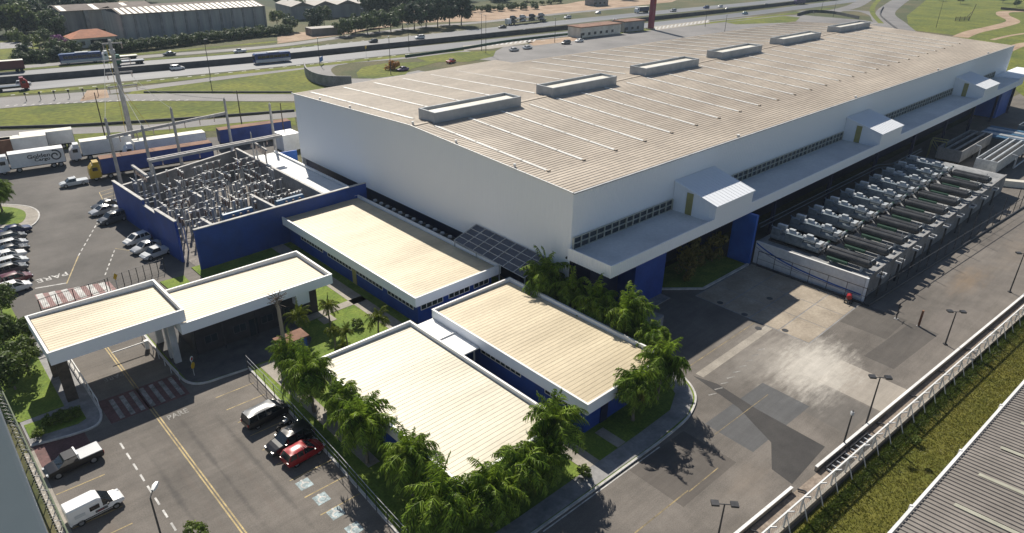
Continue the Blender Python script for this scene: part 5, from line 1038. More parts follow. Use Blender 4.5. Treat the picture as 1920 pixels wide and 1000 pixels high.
wall_thing('side_wall', 'grey concrete wall between the substation and the white annexe', (51.2, 98.2), (51.2, 132), 5.0, 5.0, .3, 'concrete_grey')
for k, (x, y0, y1, h) in enumerate(((33.2, 98.0, 104, 4.2), (42.6, 97.5, 107, 5.0), (36.5, 112, 118, 4.2))): wall_thing('fire_wall', ['low grey fire wall near the open corner of the substation', 'tall grey fire wall between the two blue transformers', 'grey fire wall in the middle of the switchgear'][k], (x, y0), (x, y1), h, h-.4, .3, 'concrete_grey')
def transformer(x, y, label):
    t = thing('transformer', label, 'transformer', (x, y, 0), R(4), 'substation transformers')
    MB().box(-2.0, 2.0, -1.2, 1.2, .4, 3.2).build('tank', 'machine_blue', t); MB().tube((-2.4, .9, 4.3), (2.4, .9, 4.3), .55, .55, 12).build('conservator', 'machine_blue', t); MB().box(-2.2, 2.2, -1.5, 1.5, 0, .4).build('plinth', 'concrete', t)
    for s in (-1, 1):
        for k in range(6): MB().box(-1.8+k*.62, -1.55+k*.62, s*1.25-(.6 if s < 0 else 0), s*1.25+(.6 if s > 0 else 0), .7, 2.9).build('radiator_fin', 'machine_blue', t)
    for k in range(3):
        b = MB(); 
        for i in range(7): b.tube((-1.2+k*1.2, -.3, 3.2+i*.24), (-1.2+k*1.2, -.3, 3.34+i*.24), .24, .14, 8)
        b.build('bushing', 'porcelain', t)
    MB().box(-.5, .4, -1.7, -1.3, 1.0, 2.2).build('control_box', 'machine_light', t)
transformer(37.8, 100.2, 'blue-grey power transformer left of the tall fire wall'); transformer(46.6, 100.4, 'blue-grey power transformer right of the tall fire wall')
def switchgear(x, y, rz, kind, h):
    t = thing('switchgear', ['three-post disconnector on a steel stand inside the substation', 'grey breaker with stacked insulators inside the substation', 'instrument transformer on a slim post inside the substation'][kind], 'switchgear', (x, y, 0), rz, ['substation disconnectors', 'substation breakers', 'substation instrument posts'][kind])
    n = (3, 2, 1)[kind]; ins = SW_INS[kind]
    for k in range(n):
        X = (k-(n-1)/2)*1.1; put('stand', SW_ST, t, (X, 0, 0)).scale = (1, 1, h); put('insulator', ins, t, (X, 0, h)); put('cap', SW_CAP, t, (X, 0, h+(1.1 if kind != 1 else 1.5)))
    if n > 1: put('crossbar', SW_BAR[n], t, (0, 0, h)); put('contact_bar', SW_CON[n], t, (0, 0, h+(1.2 if kind != 1 else 1.6)))
    if kind == 1: put('cabinet', SW_BOX, t, (0, .1, .5))
    return t
def insm(n, m, r):
    b = MB()
    for i in range(n): b.tube((0, 0, i*.17), (0, 0, i*.17+.1), r, r*.62, 8)
    return b.mesh('insulator', m)
SW_INS = [insm(6, 'porcelain', .17), insm(9, mat('porcelain_grey', (.32, .31, .31), .3, scale=2), .22), insm(6, 'porcelain', .2)]; SW_ST = MB().box(-.09, .09, -.09, .09, 0, 1).mesh('stand', 'steel_paint'); SW_CAP = MB().tube((0, 0, 0), (0, 0, .22), .2, .2, 8).mesh('cap', mat('gear_grey', (.34, .345, .35), .5, scale=.9, col2=(.68, .68, .67)))
SW_BAR = {n: MB().box(-n*.6, n*.6, -.08, .08, -.14, 0).mesh('crossbar', 'machine_grey') for n in (2, 3)}; SW_CON = {n: MB().bar((-n*.55, .0, 0), (n*.55, .25, .25), .05).mesh('contact_bar', 'gear_grey') for n in (2, 3)}; SW_BOX = MB().box(-.5, .5, -.25, .25, 0, .9).mesh('cabinet', 'machine_grey')
rs = random.Random(4)
num_ = ['first', 'second', 'third', 'fourth', 'fifth', 'sixth', 'seventh', 'eighth', 'ninth', 'tenth']; rows = []
for j in range(10):
    row = []
    for i in range(8):
        x, y = 30.2+i*2.7+rs.uniform(-.5, .5), 102.6+j*2.55+rs.uniform(-.5, .5)
        if (41.5 < x < 43.7 and y < 108) or (35.4 < x < 37.6 and 111 < y < 119) or x > 50.2 or (y > 124.5+(x-27)*.28): continue
        row.append((x, y))
    if row: rows.append(row)
for j, row in enumerate(rows):
    for i, (x, y) in enumerate(row):
        kd = rs.choice((0, 0, 1, 2, 1)); o = switchgear(x, y, rs.choice((0, 0, R(90), R(8))), kd, rs.uniform(2.2, 4.4))
        o['label'] = '%s, %s from the left in the %s row behind the transformers' % (['three-post disconnector', 'grey breaker with insulator stacks', 'slim instrument post'][kd], num_[i], num_[j])
# gantry posts and beams
def gpost(px, py, h, label, r=.28):
    c = G(px, py, h); t = thing('gantry_post', label, 'post', (c.x, c.y, 0), 0, 'substation gantry posts'); MB().tube((0, 0, 0), (0, 0, h), r*1.25, r*.8, 8).build('shaft', 'pole_concrete', t); MB().tube((0, 0, h), (0, 0, h+.25), .1, .05, 6).build('tip', 'steel', t); return c
gp_ = [gpost(197, 222, 13, 'leftmost concrete gantry post above the parked cars'), gpost(266, 236, 13, 'second concrete gantry post from the left over the substation'), gpost(320, 203, 13, 'concrete gantry post holding the middle of the rear beam'), gpost(420, 185, 13, 'concrete gantry post at the right end of the rear beam'), gpost(505, 195, 13, 'rightmost concrete gantry post by the white annexe')]
for k, (px, py, h, lb) in enumerate(((478, 262, 8.0, 'short post left of the white annexe carrying a cross arm'), (495, 270, 8.0, 'second short post by the white annexe carrying a cross arm'), (470, 250, 9.0, 'thin post behind the cross arm posts'), (287, 312, 9, 'post at the left end of the front double beam'), (250, 312, 7.5, 'short post with pale arm near the open corner'))): gpost(px, py, h, lb, .16)
def beam(label, a, b, za, zb, wd, hh, double=False):
    p, q = G(*a, za), G(*b, zb); t = thing('gantry_beam', label, 'beam', tuple(p), 0, 'substation gantry beams'); d = q-p
    if double:
        n = Vector((-d.y, d.x, 0)).normalized()*.9
        for s in (-1, 1): MB().bar(n*s*.5, d+n*s*.5, wd, hh).build('girder', 'pole_concrete', t)
        for k in range(5): MB().bar(d*(.05+.22*k)-n*.8, d*(.05+.22*k)+n*.8, .3, .3).build('spacer', 'pole_concrete', t)
    else: MB().bar((0, 0, 0), d, wd, hh).build('girder', 'pole_concrete', t)
    for k in range(7):
        u = (k+.7)/7.6; c = d*u; b_ = MB()
        for i in range(5): b_.tube((c.x, c.y, c.z-.3-i*.2), (c.x, c.y, c.z-.42-i*.2), .13, .08, 6)
        b_.build('insulator_string', 'porcelain', t)
beam('single rear gantry beam crossing above the lorries', (200, 258), (424, 212), 10, 10, .4, .5); beam('double front gantry beam over the switchgear', (278, 302), (526, 254), 9, 9, .42, .45, True); beam('short pale arm beam near the open corner', (248, 311), (275, 330), 7.5, 7.5, .4, .35); beam('short pale arm beam beside the white annexe', (477, 268), (500, 282), 8, 8, .3, .3)
# tall line pole
lc = G(205, 75, 22.3); lp = thing('line_pole', 'tallest concrete power pole with crossarms above the substation', 'power pole', (lc.x, lc.y, 0))
MB().tube((0, 0, 0), (0, 0, 22.3), .62, .33, 8).build('shaft', 'pole_concrete', lp)
for z, l_ in ((21.6, 2.2), (18.2, 3.2), (15.6, 3.0), (12.8, 3.4)):
    ar = MB().bar((-l_*.7, .2, z), (l_, -.2, z), .22, .26).build('crossarm', 'pole_concrete', lp)
    for u in (-.65, .95):
        b_ = MB()
        for i in range(6): b_.tube((l_*u, 0, z-.2-i*.18), (l_*u, 0, z-.3-i*.18), .15, .09, 6)
        b_.build('insulator_string', 'porcelain', ar)
MB().box(-.5, .5, -.4, .4, 19.6, 20.4).build('bracket', 'steel_paint', lp)
def wire(label, p, q, r=.035, sag=.6, m='wire', n=10):
    p, q = Vector(p), Vector(q); mb = MB(); mb.path([p.lerp(q, i/n)-Vector((0, 0, sag*4*(i/n)*(1-i/n))) for i in range(n+1)], r, 4); tag(mb.build('power_line', m), label, 'cable', 'power lines to the tall pole')
for k, (g_, lb) in enumerate(((0, 'leftmost'), (1, 'second'), (2, 'third'), (3, 'rightmost'))): wire(lb+' pale cable from the tall pole down to the gantry posts', (lc.x+(-1.4, -1.4, 2.6, 2.6)[k], lc.y, (21, 17.6, 15, 12.4)[k]), (gp_[g_].x, gp_[g_].y, 13), .04, .5, 'wire')
wire('yellow guy cable straight down the tall pole', (lc.x-.9, lc.y-.6, 21.4), (lc.x-1.6, lc.y-2.4, 0), .045, .0, 'sign_yellow'); wire('yellow guy cable spreading from the tall pole to the lorries', (lc.x, lc.y, 12.6), (lc.x+2.6, lc.y-6.5, 4.2), .04, .0, 'sign_yellow')
def pole(label, px, py, h, r=.13, m='wood', arm=True, px0=None):
    c = G(px, py); t = thing('utility_pole', label, 'pole', tuple(c), 0); MB().tube((0, 0, 0), (0, 0, h), r*1.2, r*.8, 8).build('shaft', m, t)
    if arm: MB().bar((-.9, 0, h-.4), (.9, 0, h-.4), .11).build('crossarm', m, t); [MB().tube((x, 0, h-.35), (x, 0, h-.12), .07, .05, 6).build('insulator', 'porcelain', t) for x in (-.8, 0, .8)]
    return c
pole('dark pole on the verge behind the gantry', 453, 231, 8); pole('dark pole standing between the trailers and the rear beam', 197, 256, 10, .12, 'wood', False); pole('dark pole near the dark blue trailer and the factory', 535, 268, 9, .12, 'wood', False)
wc = G(545, 690); wp = thing('wooden_pole', 'pale wooden pole with dead bracket twigs beside the blue kiosk', 'pole', (26.0, 62.4, .1), 0)
MB().tube((0, 0, 0), (-.1, .15, 9.4), .26, .17, 10).build('shaft', mat('grey_wood', (.24, .20, .165), .9, scale=2, col2=(.34, .29, .24), stretch=(4, 4, .4)), wp)
rs = random.Random(8); mb = MB()
for k in range(46): a = rs.uniform(0, 6.28); z = 8.6+rs.uniform(0, 1.2); l_ = rs.uniform(.3, 1.1); mb.bar((-.1, .15, z), (-.1+math.cos(a)*l_, .15+math.sin(a)*l_, z+rs.uniform(-.2, .7)), .045)
mb.build('twigs', 'wood', wp)
# distant lamp posts
for k, (px, py, h, lb) in enumerate(((394, 141, 11, 'slim lamp post on the verge right of the tall pole'), (398, 171, 3, 'short post with dark box on the verge'), (600, 122, 9, 'lamp post beside the blue road sign'), (733, 140, 12, 'lamp post beside the ornamental bush'), (767, 96, 10, 'lamp post on the near highway verge above the loop'), (903, 96, 14, 'lamp post left of the rear lot'), (911, 100, 14, 'lamp post next to it left of the rear lot'), (1040, 80, 10, 'lamp post by the earth strip of the rear lot'), (1358, 64, 9, 'lamp post on the rear lot right of the totem'), (1322, 50, 8, 'thin lamp post at the zebra strip'), (1755, 52, 14, 'dark pole at the foot of the hill meadow'), (1540, 20, 9, 'lamp post by the ramps'), (1562, 32, 8, 'second lamp post by the ramps'), (680, 60, 10, 'lamp post in front of the far grove'), (790, 50, 8, 'white headed lamp post in front of the far grove'))):
    c = G(px, py); t = thing('lamp_post', lb, 'lamp post', tuple(c), .4*k, 'distant lamp posts'); MB().tube((0, 0, 0), (0, 0, h), .13, .07, 6).build('shaft', 'dark_steel', t); MB().box(-.1, 1.0, -.12, .12, h, h+.14).build('lamp_head', 'steel_paint', t)
# yard floodlights with twin heads
def flood(px, py, h, label, twin=True):
    c = G(px, py); t = thing('floodlight_post', label, 'lamp post', tuple(c), R(-48), 'yard floodlights'); MB().tube((0, 0, 0), (0, 0, h), .10, .06, 8).build('shaft', 'dark_steel', t); MB().box(-.2, .2, -.2, .2, 0, .12).build('base_plate', 'dark_steel', t)
    if twin:
        MB().bar((-.5, 0, h), (.5, 0, h), .06).build('crossarm', 'dark_steel', t)
        for s in (-1, 1): o = MB().box(s*.75-.3, s*.75+.3, -.28, .28, h-.04, h+.14).build('lamp_head', 'dark_steel', t); MB().box(s*.75-.24, s*.75+.24, -.22, .22, h-.07, h-.045).build('lens', 'lamp_clear', o)
    else: MB().box(-.12, .12, -.12, .2, h-.5, h-.2).build('camera_box', 'steel_paint', t)
flood(1622, 801, 6.1, 'twin-headed floodlight post beside the pale spill'); flood(1580, 838, 4.4, 'slim post with small camera beside the cable trays', False); flood(1341, 1032, 5.0, 'twin-headed floodlight post at the bottom edge of the yard'); flood(1772, 646, 4.6, 'twin-headed floodlight post in front of the plant'); flood(1893, 548, 6.0, 'twin-headed floodlight post at the right picture edge')
for k, (px, py, h) in enumerate(((1680, 598, 2.3), (1722, 612, 2.3))):
    c = G(px, py); t = thing('goal_post', ['thin dark post nearest the plant fence in the yard', 'thicker brown post standing in the yard'][k], 'post', tuple(c)); MB().box(-.06-.09*k, .06+.09*k, -.06-.05*k, .06+.05*k, 0, h).build('shaft', 'rust' if k else 'dark_steel', t); MB().box(-.25, .25, -.25, .25, 0, .05).build('base_plate', 'concrete_grey', t); 
    if not k: MB().bar((-.5, 0, 1.1), (.6, 0, .95), .05).build('handle', 'dark_steel', t)
# street lamp seen from above in the front car park
t = thing('street_lamp', 'street lamp with white head seen from above on the front road', 'lamp post', (G(290, 914, 7.7).x-.55, G(290, 914, 7.7).y-.6, 0), R(50)); MB().tube((0, 0, 0), (0, 0, 7.5), .1, .06, 8).build('shaft', 'dark_steel', t); MB().bar((0, 0, 7.5), (.6, 0, 7.7), .07).build('arm', 'dark_steel', t)
MB().loft([[(.5, -.12, 7.62), (.5, .12, 7.62), (.5, .1, 7.76), (.5, -.1, 7.76)], [(.9, -.2, 7.62), (.9, .2, 7.62), (.9, .16, 7.84), (.9, -.16, 7.84)], [(1.35, -.12, 7.66), (1.35, .12, 7.66), (1.35, .1, 7.78), (1.35, -.1, 7.78)]]).build('lamp_head', 'white_paint', t)
# signs
def sign(px, py, label, kind, h=2.2, s=.38):
    c = G(px, py); t = thing('road_sign', label, 'sign', tuple(c), R(45)); MB().tube((0, 0, 0), (0, 0, h), .04).build('post', 'steel_paint', t)
    if kind == 'diamond': MB().add([(-s, -.05, h-s), (0, -.05, h-2*s), (s, -.05, h-s), (0, -.05, h), (-s, -.08, h-s), (0, -.08, h-2*s), (s, -.08, h-s), (0, -.08, h)], [(3, 2, 1, 0), (4, 5, 6, 7), (0, 1, 5, 4), (1, 2, 6, 5), (2, 3, 7, 6), (3, 0, 4, 7)]).build('plate', 'sign_yellow', t)
    elif kind == 'round2': MB().tube((0, -.1, h), (0, -.05, h), s*.8, s*.8, 16).build('plate', 'white_paint', t); MB().tube((0, -.12, h), (0, -.101, h), s*.5, s*.5, 12).build('plate_symbol', 'lamp_red', t); MB().tube((0, -.1, h-.85), (0, -.05, h-.85), s, s, 16).build('plate', 'sign_yellow', t)
    else: MB().box(-s*2, s*2, -.1, -.04, h-s*1.6, h).build('plate', kind, t)
sign(365, 706, 'double road sign, white over yellow, at the guardhouse kerb', 'round2', 2.3); sign(222, 545, 'yellow diamond sign behind the gate canopy', 'diamond', 2.6, .5); sign(603, 121, 'blue road sign on the highway verge', 'sign_blue', 2.6, 1.0); sign(687, 110, 'yellow-orange sign post on the slip road', 'sign_yellow', 4.5, .6); sign(1340*0+1524, 30, 'dark sign by the far lot entrance', 'dark_steel', 2.5, .7)
for k in range(6):
    c = G(50+k*27, 190-k*2); t = thing('traffic_post', 'thin dark post on the access road, %s from the left' % ['first', 'second', 'third', 'fourth', 'fifth', 'sixth'][k], 'post', tuple(c), 0, 'access road posts'); MB().tube((0, 0, 0), (0, 0, 2.2), .09, .07, 6).build('shaft', 'dark_steel', t); MB().box(-.25, .25, -.06, .06, 1.7, 2.3).build('plate', 'dark_steel', t)
# front car park edge: chain posts
pf2 = thing('car_park_fence', 'thin wire fence between the front car park and the palms', 'fence', (23.0, 66.2, .1))
pts_ = [(0, 0), (-.25, -10.2), (-.65, -20.6), (-1.05, -28), (-1.4, -37)]
for k in range(19):
    u = k/18*(len(pts_)-1); i = min(int(u), len(pts_)-2); x = pts_[i][0]+(pts_[i+1][0]-pts_[i][0])*(u-i); y = pts_[i][1]+(pts_[i+1][1]-pts_[i][1])*(u-i); MB().tube((x, y, 0), (x, y, 1.9), .035).build('post', 'dark_steel', pf2)
for z in (.5, 1.2, 1.85): MB().path([(a, b, z) for a, b in pts_], .015 if z < 1.8 else .03, 4).build('rail', 'steel_paint', pf2)
# ================================================================== PLANT PAD
PX0, PX1, PY0, PY1, PZ = 91.6, 158, 26.9, 43.0, 3.5
mat('platform_wall', (.68, .70, .72), .7, scale=.25, col2=(.78, .79, .80), fine=.06, bscale=2); mat('deck_grey', (.20, .21, .22), .8, scale=.3, col2=(.34, .345, .35), fine=.15, bscale=2)
pd = thing('plant_platform', 'raised white concrete platform carrying the machines', 'platform', (PX0, PY0, 0))
MB().box(0, PX1-PX0, 0, PY1-PY0, 0, PZ-.1).build('base', 'platform_wall', pd); MB().box(.25, PX1-PX0-.2, .25, PY1-PY0, PZ-.098, PZ-.05).build('deck', 'deck_grey', pd)
MB().box(-.08, .24, -.08, PY1-PY0, PZ-.095, PZ+.02).build('coping', 'white_paint', pd); MB().box(.25, PX1-PX0, -.08, .24, PZ-.095, PZ+.02).build('coping', 'concrete_grey', pd)
MB().box(-.06, .30, -.35, -.081, 0, PZ+.02).build('corner_pier', 'white_clad', pd); MB().box(.31, PX1-PX0, -.06, -.002, 0, PZ-.2).build('front_shade_panel', 'concrete_grey', pd)  # thin overlay on the front: its grey paints the wall's shade
mb = MB(); n = 24; yy = [PY1-PY0-.1-(PY1-PY0-.2)*k/n for k in range(n+1)]; zc = lambda u: .8+2.4*math.exp(-u*3.2); vs = []
for k, y in enumerate(yy): z = zc(k/n); vs += [(-.012, y, z-.10), (-.012, y, z+.12)]
mb.add(vs, [(2*i, 2*i+1, 2*i+3, 2*i+2) for i in range(n)]); mb.build('painted_curve', 'blue_bright', pd)
mb = MB(); vs = []
for k, y in enumerate(yy): z = zc(k/n)*.82-.05; vs += [(-.012, y, z-.03), (-.012, y, z+.04)]
mb.add(vs, [(2*i, 2*i+1, 2*i+3, 2*i+2) for i in range(n)]); mb.build('painted_curve', 'blue_wall', pd)
def chiller():
    t = thing('chiller', 'x', 'chiller', (0, 0, 0), 0, 'chillers on the platform')
    MB().box(-1.1, 1.1, -4.0, 4.0, 0, .25).build('skid', 'dark_steel', t); MB().box(-1.15, -.2, -1.2, 1.4, 1.2, 2.1).build('economiser', 'machine_grey', t); MB().box(-.9, .9, -3.9, -3.2, 1.3, 1.9).build('starter_box', 'machine_light', t)
    for x in (-.6, .6): MB().tube((x, -3.9, .9), (x, 3.9, .9), .52, .52, 12).build('shell', 'machine_grey', t)
    for y in (-1.9, .9):
        o = MB().tube((0, y-1.0, 1.9), (0, y+1.0, 1.9), .48, .48, 12).build('compressor', 'machine_light', t); MB().tube((0, y-1.25, 1.9), (0, y-1.0, 1.9), .3, .46, 12).build('end_bell', 'machine_grey', o); MB().box(-.35, .35, y-.4, y+.5, 2.3, 2.6).build('terminal_box', 'machine_light', o); MB().path([(.3, y, 2.3), (.8, y+.2, 2.2), (.9, y+.3, 1.2)], .12).build('discharge_pipe', 'machine_grey', o)
    MB().box(.4, 1.15, 2.2, 3.6, 1.3, 2.6).build('control_panel', 'machine_light', t); MB().box(-1.1, -.3, 2.4, 3.8, 1.4, 2.3).build('oil_separator', 'machine_grey', t)
    for x in (-.6, .2): MB().path([(x, -3.9, 1.0), (x, -4.5, 1.1), (x, -4.5, 2.1), (x+.5, -4.6, 2.2)], .2, 8).build('water_pipe', 'machine_light' if x < 0 else 'machine_green', t)
    MB().path([(-1, -3, 1.9), (-1, 3, 2.0), (-.4, 4.2, 2.4)], .1).build('pipe', 'machine_grey', t)
    for k in range(4): MB().tube((.7, -2.8+k*1.3, 1.4), (.7, -2.8+k*1.3, 1.95), .13, .13, 8).build('valve', 'machine_green' if k % 2 else 'machine_light', t)
    return t
def receiver():
    t = thing('pressure_vessel', 'x', 'pressure vessel', (0, 0, 0), 0, 'dark pressure vessels on the platform')
    for k, x in enumerate((-.85, .75)):
        o = MB().tube((x, -3.1, 1.35), (x, 3.0, 1.35), .62, .62, 16).build('drum', 'pipe_dark', t, smooth=False)
        MB().tube((x, 3.0, 1.35), (x, 3.35, 1.35), .62, .3, 16).build('drum_end', 'pipe_dark', o); MB().tube((x, -3.45, 1.35), (x, -3.1, 1.35), .3, .62, 16).build('drum_end', 'pipe_dark', o)
        for y in (-1.6, 1.6): MB().tube((x, y-.06, 1.35), (x, y+.06, 1.35), .645, .645, 16).build('band', 'dark_steel', o)
        for y in (-2.2, 2.0): MB().box(x-.45, x+.45, y-.12, y+.12, 0, .9).build('saddle', 'steel_paint', t)
    MB().tube((-1.85, -.4, .8), (-1.85, 2.6, .8), .3, .3, 10).build('pump_line', 'machine_green', t); MB().path([(-1.85, 2.6, .8), (-1.8, 3.5, 1.6), (-.8, 3.4, 1.9)], .16).build('elbow', 'dark_steel', t); MB().box(1.5, 2.2, 2.4, 3.3, 0, 1.1).build('pump', mat('pump_orange', (.35, .14, .05), .6, scale=2), t)
    MB().bar((.75, -3.2, 2.0), (-.85, -3.2, 2.05), .1).build('cross_pipe', 'machine_light', t)
    for y in (-2.6,): MB().bar((0, y, 0), (0, y, 2.6), .08).build('vent_pipe', 'steel_paint', t)
    return t
ordn = ['nearest', 'second', 'third', 'fourth', 'fifth', 'sixth', 'seventh', 'eighth', 'ninth', 'tenth']
base = chiller(); base2 = receiver()
for k in range(10):
    o = base if k == 0 else copy_tree(base); o.location = (94.2+5.9*k, 38.2, PZ-.05); o.scale = (.85, .95, .95); o['label'] = '%s grey chiller from the white platform end wall, with silvery compressors on top' % ordn[k]
for k in range(10):
    o = base2 if k == 0 else copy_tree(base2); o.location = (94.0+5.9*k, 30.4, PZ-.05); o.scale = (.8, .95, .9); o['label'] = '%s pair of dark pressure vessels from the platform end wall' % ordn[k]
for k in range(10):
    pad_ = MB().box(96.5+5.9*k-PX0, 97.4+5.9*k-PX0, .6, 8.5, PZ-.045, PZ+.25).build('plinth', 'kerb', pd)
for k in range(9):
    x = 95.0+6.6*k; t = thing('junction_box', '%s silver box with dark lid along the platform front' % ordn[k], 'box', (x, 26.1, 0), 0, 'boxes along the platform front'); MB().box(-.12, .12, -.12, .12, 0, 3.0).build('leg', 'dark_steel', t); MB().box(-.8, .8, -.4, .4, 3.0, 3.3).build('case', 'steel_paint', t); MB().box(-.5, .2, -.3, .3, 3.3, 3.45).build('lid', 'dark_steel', t)
fe = thing('plant_fence', 'thin dark fence around the plant platform', 'fence', (90.9, 42, 0)); pts_ = [(0, 0), (0, -16.4), (62, -20.6)]
for k in range(7): MB().tube((0, -15.8*k/6, 0), (0, -15.8*k/6, 2.4), .04).build('post', 'dark_steel', fe)
for k in range(20): u = k/19; MB().tube((62*u, -15.8-4.6*u, 0), (62*u, -15.8-4.6*u, 4.6 if k % 2 else 2.6), .06).build('post', 'dark_steel', fe)
for z, r_ in ((.15, .16), (1.2, .02), (2.4, .05)): MB().path([(a, b, z) for a, b in pts_], r_, 6).build('rail', 'dark_steel', fe)
c = G(1590, 566); fk = thing('fire_pump_cart', 'small red fire cart at the foot of the white platform wall', 'cart', (c.x, c.y, 0), R(20)); MB().box(-.7, .7, -.4, .4, .35, .5).build('frame', 'dark_steel', fk)
MB().tube((-.5, 0, .85), (.3, 0, .85), .34, .34, 12).build('tank', 'car_red', fk); MB().box(.3, .75, -.3, .3, .5, 1.0).build('engine', 'car_red', fk); MB().bar((-.7, 0, .5), (-1.4, 0, .25), .06).build('tow_bar', 'dark_steel', fk)
for x in (-.45, .45):
    for s in (-1, 1): MB().tube((x, s*.48-.06, .22), (x, s*.48+.06, .22), .22, .22, 10).build('wheel', 'rubber', fk)
# cooling towers and pipe racks beyond
def tower(x0, x1, y0, y1, h, label, m):
    t = thing('cooling_tower', label, 'cooling tower', (x0, y0, 0)); X, Y = x1-x0, y1-y0
    for q in ((0, X, 0, .2), (0, X, Y-.2, Y), (0, .2, .2, Y-.2), (X-.2, X, .2, Y-.2)): MB().box(*q, 1.2, h).build('casing', m, t)
    for k in range(1, 3): MB().box(.2, X-.2, Y*k/3-.15, Y*k/3+.15, h-.4, h).build('deck_beam', m, t)
    MB().box(.2, X-.2, .2, Y-.2, 1.6, h-.9).build('fill_pack', 'black_void', t)
    for x in (.3, X/2, X-.3):
        for y in (.2, Y-.3): MB().box(x-.15, x+.15, y, y+.3, 0, 1.2).build('leg', 'dark_steel', t)
    MB().path([(X*.4, -.2, h-.2), (X*.4, -1.2, h-.3), (X*.4, -1.2, .8), (X*.8, -1.2, .8)], .16).build('riser_pipe', 'steel_paint', t)
tower(165, 189, 30.2, 34.2, 3.7, 'pale cooling tower with slotted top beyond the chillers', 'machine_light'); tower(168, 190, 37.6, 42.4, 3.7, 'shaded grey cooling tower under the canopy edge', 'concrete_grey'); tower(205, 232, 31, 36, 3.6, 'far dark cooling tower near the end of the factory', 'machine_grey')
c = G(1768, 292, 1); yf = thing('yellow_frame', 'yellow steel frame left of the shaded cooling tower', 'frame', (c.x, c.y, 0), R(10))
for x in (0, 2.4):
    for y in (0, 3): MB().bar((x, y, 0), (x, y, 4.0), .2).build('post', 'olive', yf)
    MB().bar((x, 0, 4.0), (x, 3, 4.0), .2).build('beam', 'olive', yf); MB().bar((x, 0, .2), (x, 3, 3.8), .15).build('brace', 'olive', yf)
for k in range(5):
    a = 192+k*2.4; t = thing('pipe_rack', '%s silvery pipe pair crossing toward the far factory end' % ordn[k], 'pipes', (a, 24, 0), 0, 'pipe pairs beyond the cooling towers')
    for dx in (0, .9): MB().tube((dx, 0, 2.6), (dx, 17, 2.6), .32, .32, 10).build('pipe', 'machine_light' if k % 2 else 'machine_blue', t)
    for y in (2, 9, 16): MB().box(-.2, 1.1, y, y+.25, 0, 2.28).build('support', 'dark_steel', t)
tag(MB().box(0, 9, 0, 1.5, 0, 1.2).build('pale_container', 'pale_sheet', None, tuple(G(1835, 345, 0)), R(-60)), 'long pale tank casing past the last pressure vessels', 'container')
tag(MB().box(-2.2, 2.2, -1.0, 1.0, 0, 1.5).build('debris_skip', 'concrete_grey', None, (63.6, 41.6, 0), R(12)), 'grey skip of rubble in the shade under the canopy end', 'skip')
# ================================================================== FAR BUILDINGS
def hwy_wall():
    t = thing('median_barrier', 'long dark concrete barrier between the highway carriageways', 'barrier', tuple(G(0, 157))); o0 = G(0, 157); pts = smoothline([G(a, b) for a, b in [(-250, 176), (0, 157), (250, 136), (500, 114), (750, 88), (1000, 61.5), (1250, 35), (1420, 16), (1560, -1), (1700, -18)]], 6)
    for a, b in zip(pts[:-1], pts[1:]): MB().bar((a.x-o0.x, a.y-o0.y, .95), (b.x-o0.x, b.y-o0.y, .95), .5, 1.9).build('barrier_unit', 'concrete_dark', t)
hwy_wall()
def low_wall(label, pix, h, m, wd=.4):
    o0 = G(*pix[0]); t = thing('retaining_wall', label, 'wall', tuple(o0)); pts = smoothline([G(*p) for p in pix], 6)
    for a, b in zip(pts[:-1], pts[1:]): MB().bar((a.x-o0.x, a.y-o0.y, h/2), (b.x-o0.x, b.y-o0.y, h/2), wd, h).build('wall_unit', m, t)
low_wall('curved dark retaining wall round the loop road', [(572, 134), (576, 146), (592, 156), (620, 162), (660, 163)], 3.2, 'concrete_grey'); low_wall('low kerb wall along the foot of the grass verge', [(0, 241), (150, 236), (300, 227), (430, 218), (552, 209)], .5, 'concrete_dark'); low_wall('low wall along the access road verge', [(270, 174), (420, 174), (548, 174)], .4, 'concrete_dark'); low_wall('green-grey guard wall behind the zebra apron', [(760, 108), (860, 94), (960, 78), (1080, 64)], .9, 'machine_green')
a0, a1 = G(237, 79), G(500, 57); wh = thing('far_warehouse', 'old grey warehouse with vertical ribs and pale striped roof across the highway', 'warehouse', tuple(a0), math.atan2(a1.y-a0.y, a1.x-a0.x)); LW = (a1-a0).length; HW = 10.6
MB().box(0, LW, 0, 26, 0, HW-.3).build('wall', 'old_wall', wh)
for k in range(13): MB().box(k*LW/12-.4, k*LW/12+.4, -.5, -.005, 0, HW-.1).build('pilaster', 'concrete_grey', wh)
n = 26
rfw = MB().add([(-.5, -.8, HW), (LW+.5, -.8, HW), (LW+.5, 13, HW+2.0), (-.5, 13, HW+2.0), (LW+.5, 26.5, HW), (-.5, 26.5, HW)], [(0, 1, 2, 3), (3, 2, 4, 5)]).build('roof', mat('old_roof', (.085, .06, .05), .85, scale=.2, col2=(.15, .12, .105), fine=.15), wh)
for k in range(n):
    x = k*LW/n; MB().add([(x+.3, -.8, HW+.08), (x+LW/n*.72, -.8, HW+.08), (x+LW/n*.72, 9.0, HW+1.52), (x+.3, 9.0, HW+1.52)], [(0, 1, 2, 3)]).build('roof_sheet', 'pale_sheet', rfw)
b0 = G(122, 62); wo = thing('far_warehouse', 'rusty open-fronted wing at the left of the old grey warehouse', 'warehouse', tuple(b0), math.atan2(a1.y-a0.y, a1.x-a0.x)); LO = (a0-b0).length*.9
MB().box(0, LO, 3, 24, 0, 8.6).build('wall', 'old_wall', wo); MB().add([(-.3, -.3, 8.8), (LO, -.3, 8.8), (LO, 12, 10.2), (-.3, 12, 10.2), (LO, 25, 8.8), (-.3, 25, 8.8)], [(0, 1, 2, 3), (3, 2, 4, 5)]).build('roof', 'old_roof', wo)
for k in range(5): MB().box(k*LO/4.2, k*LO/4.2+1.6, 0, 2.9, 0, 8.6).build('buttress', 'concrete_grey', wo)
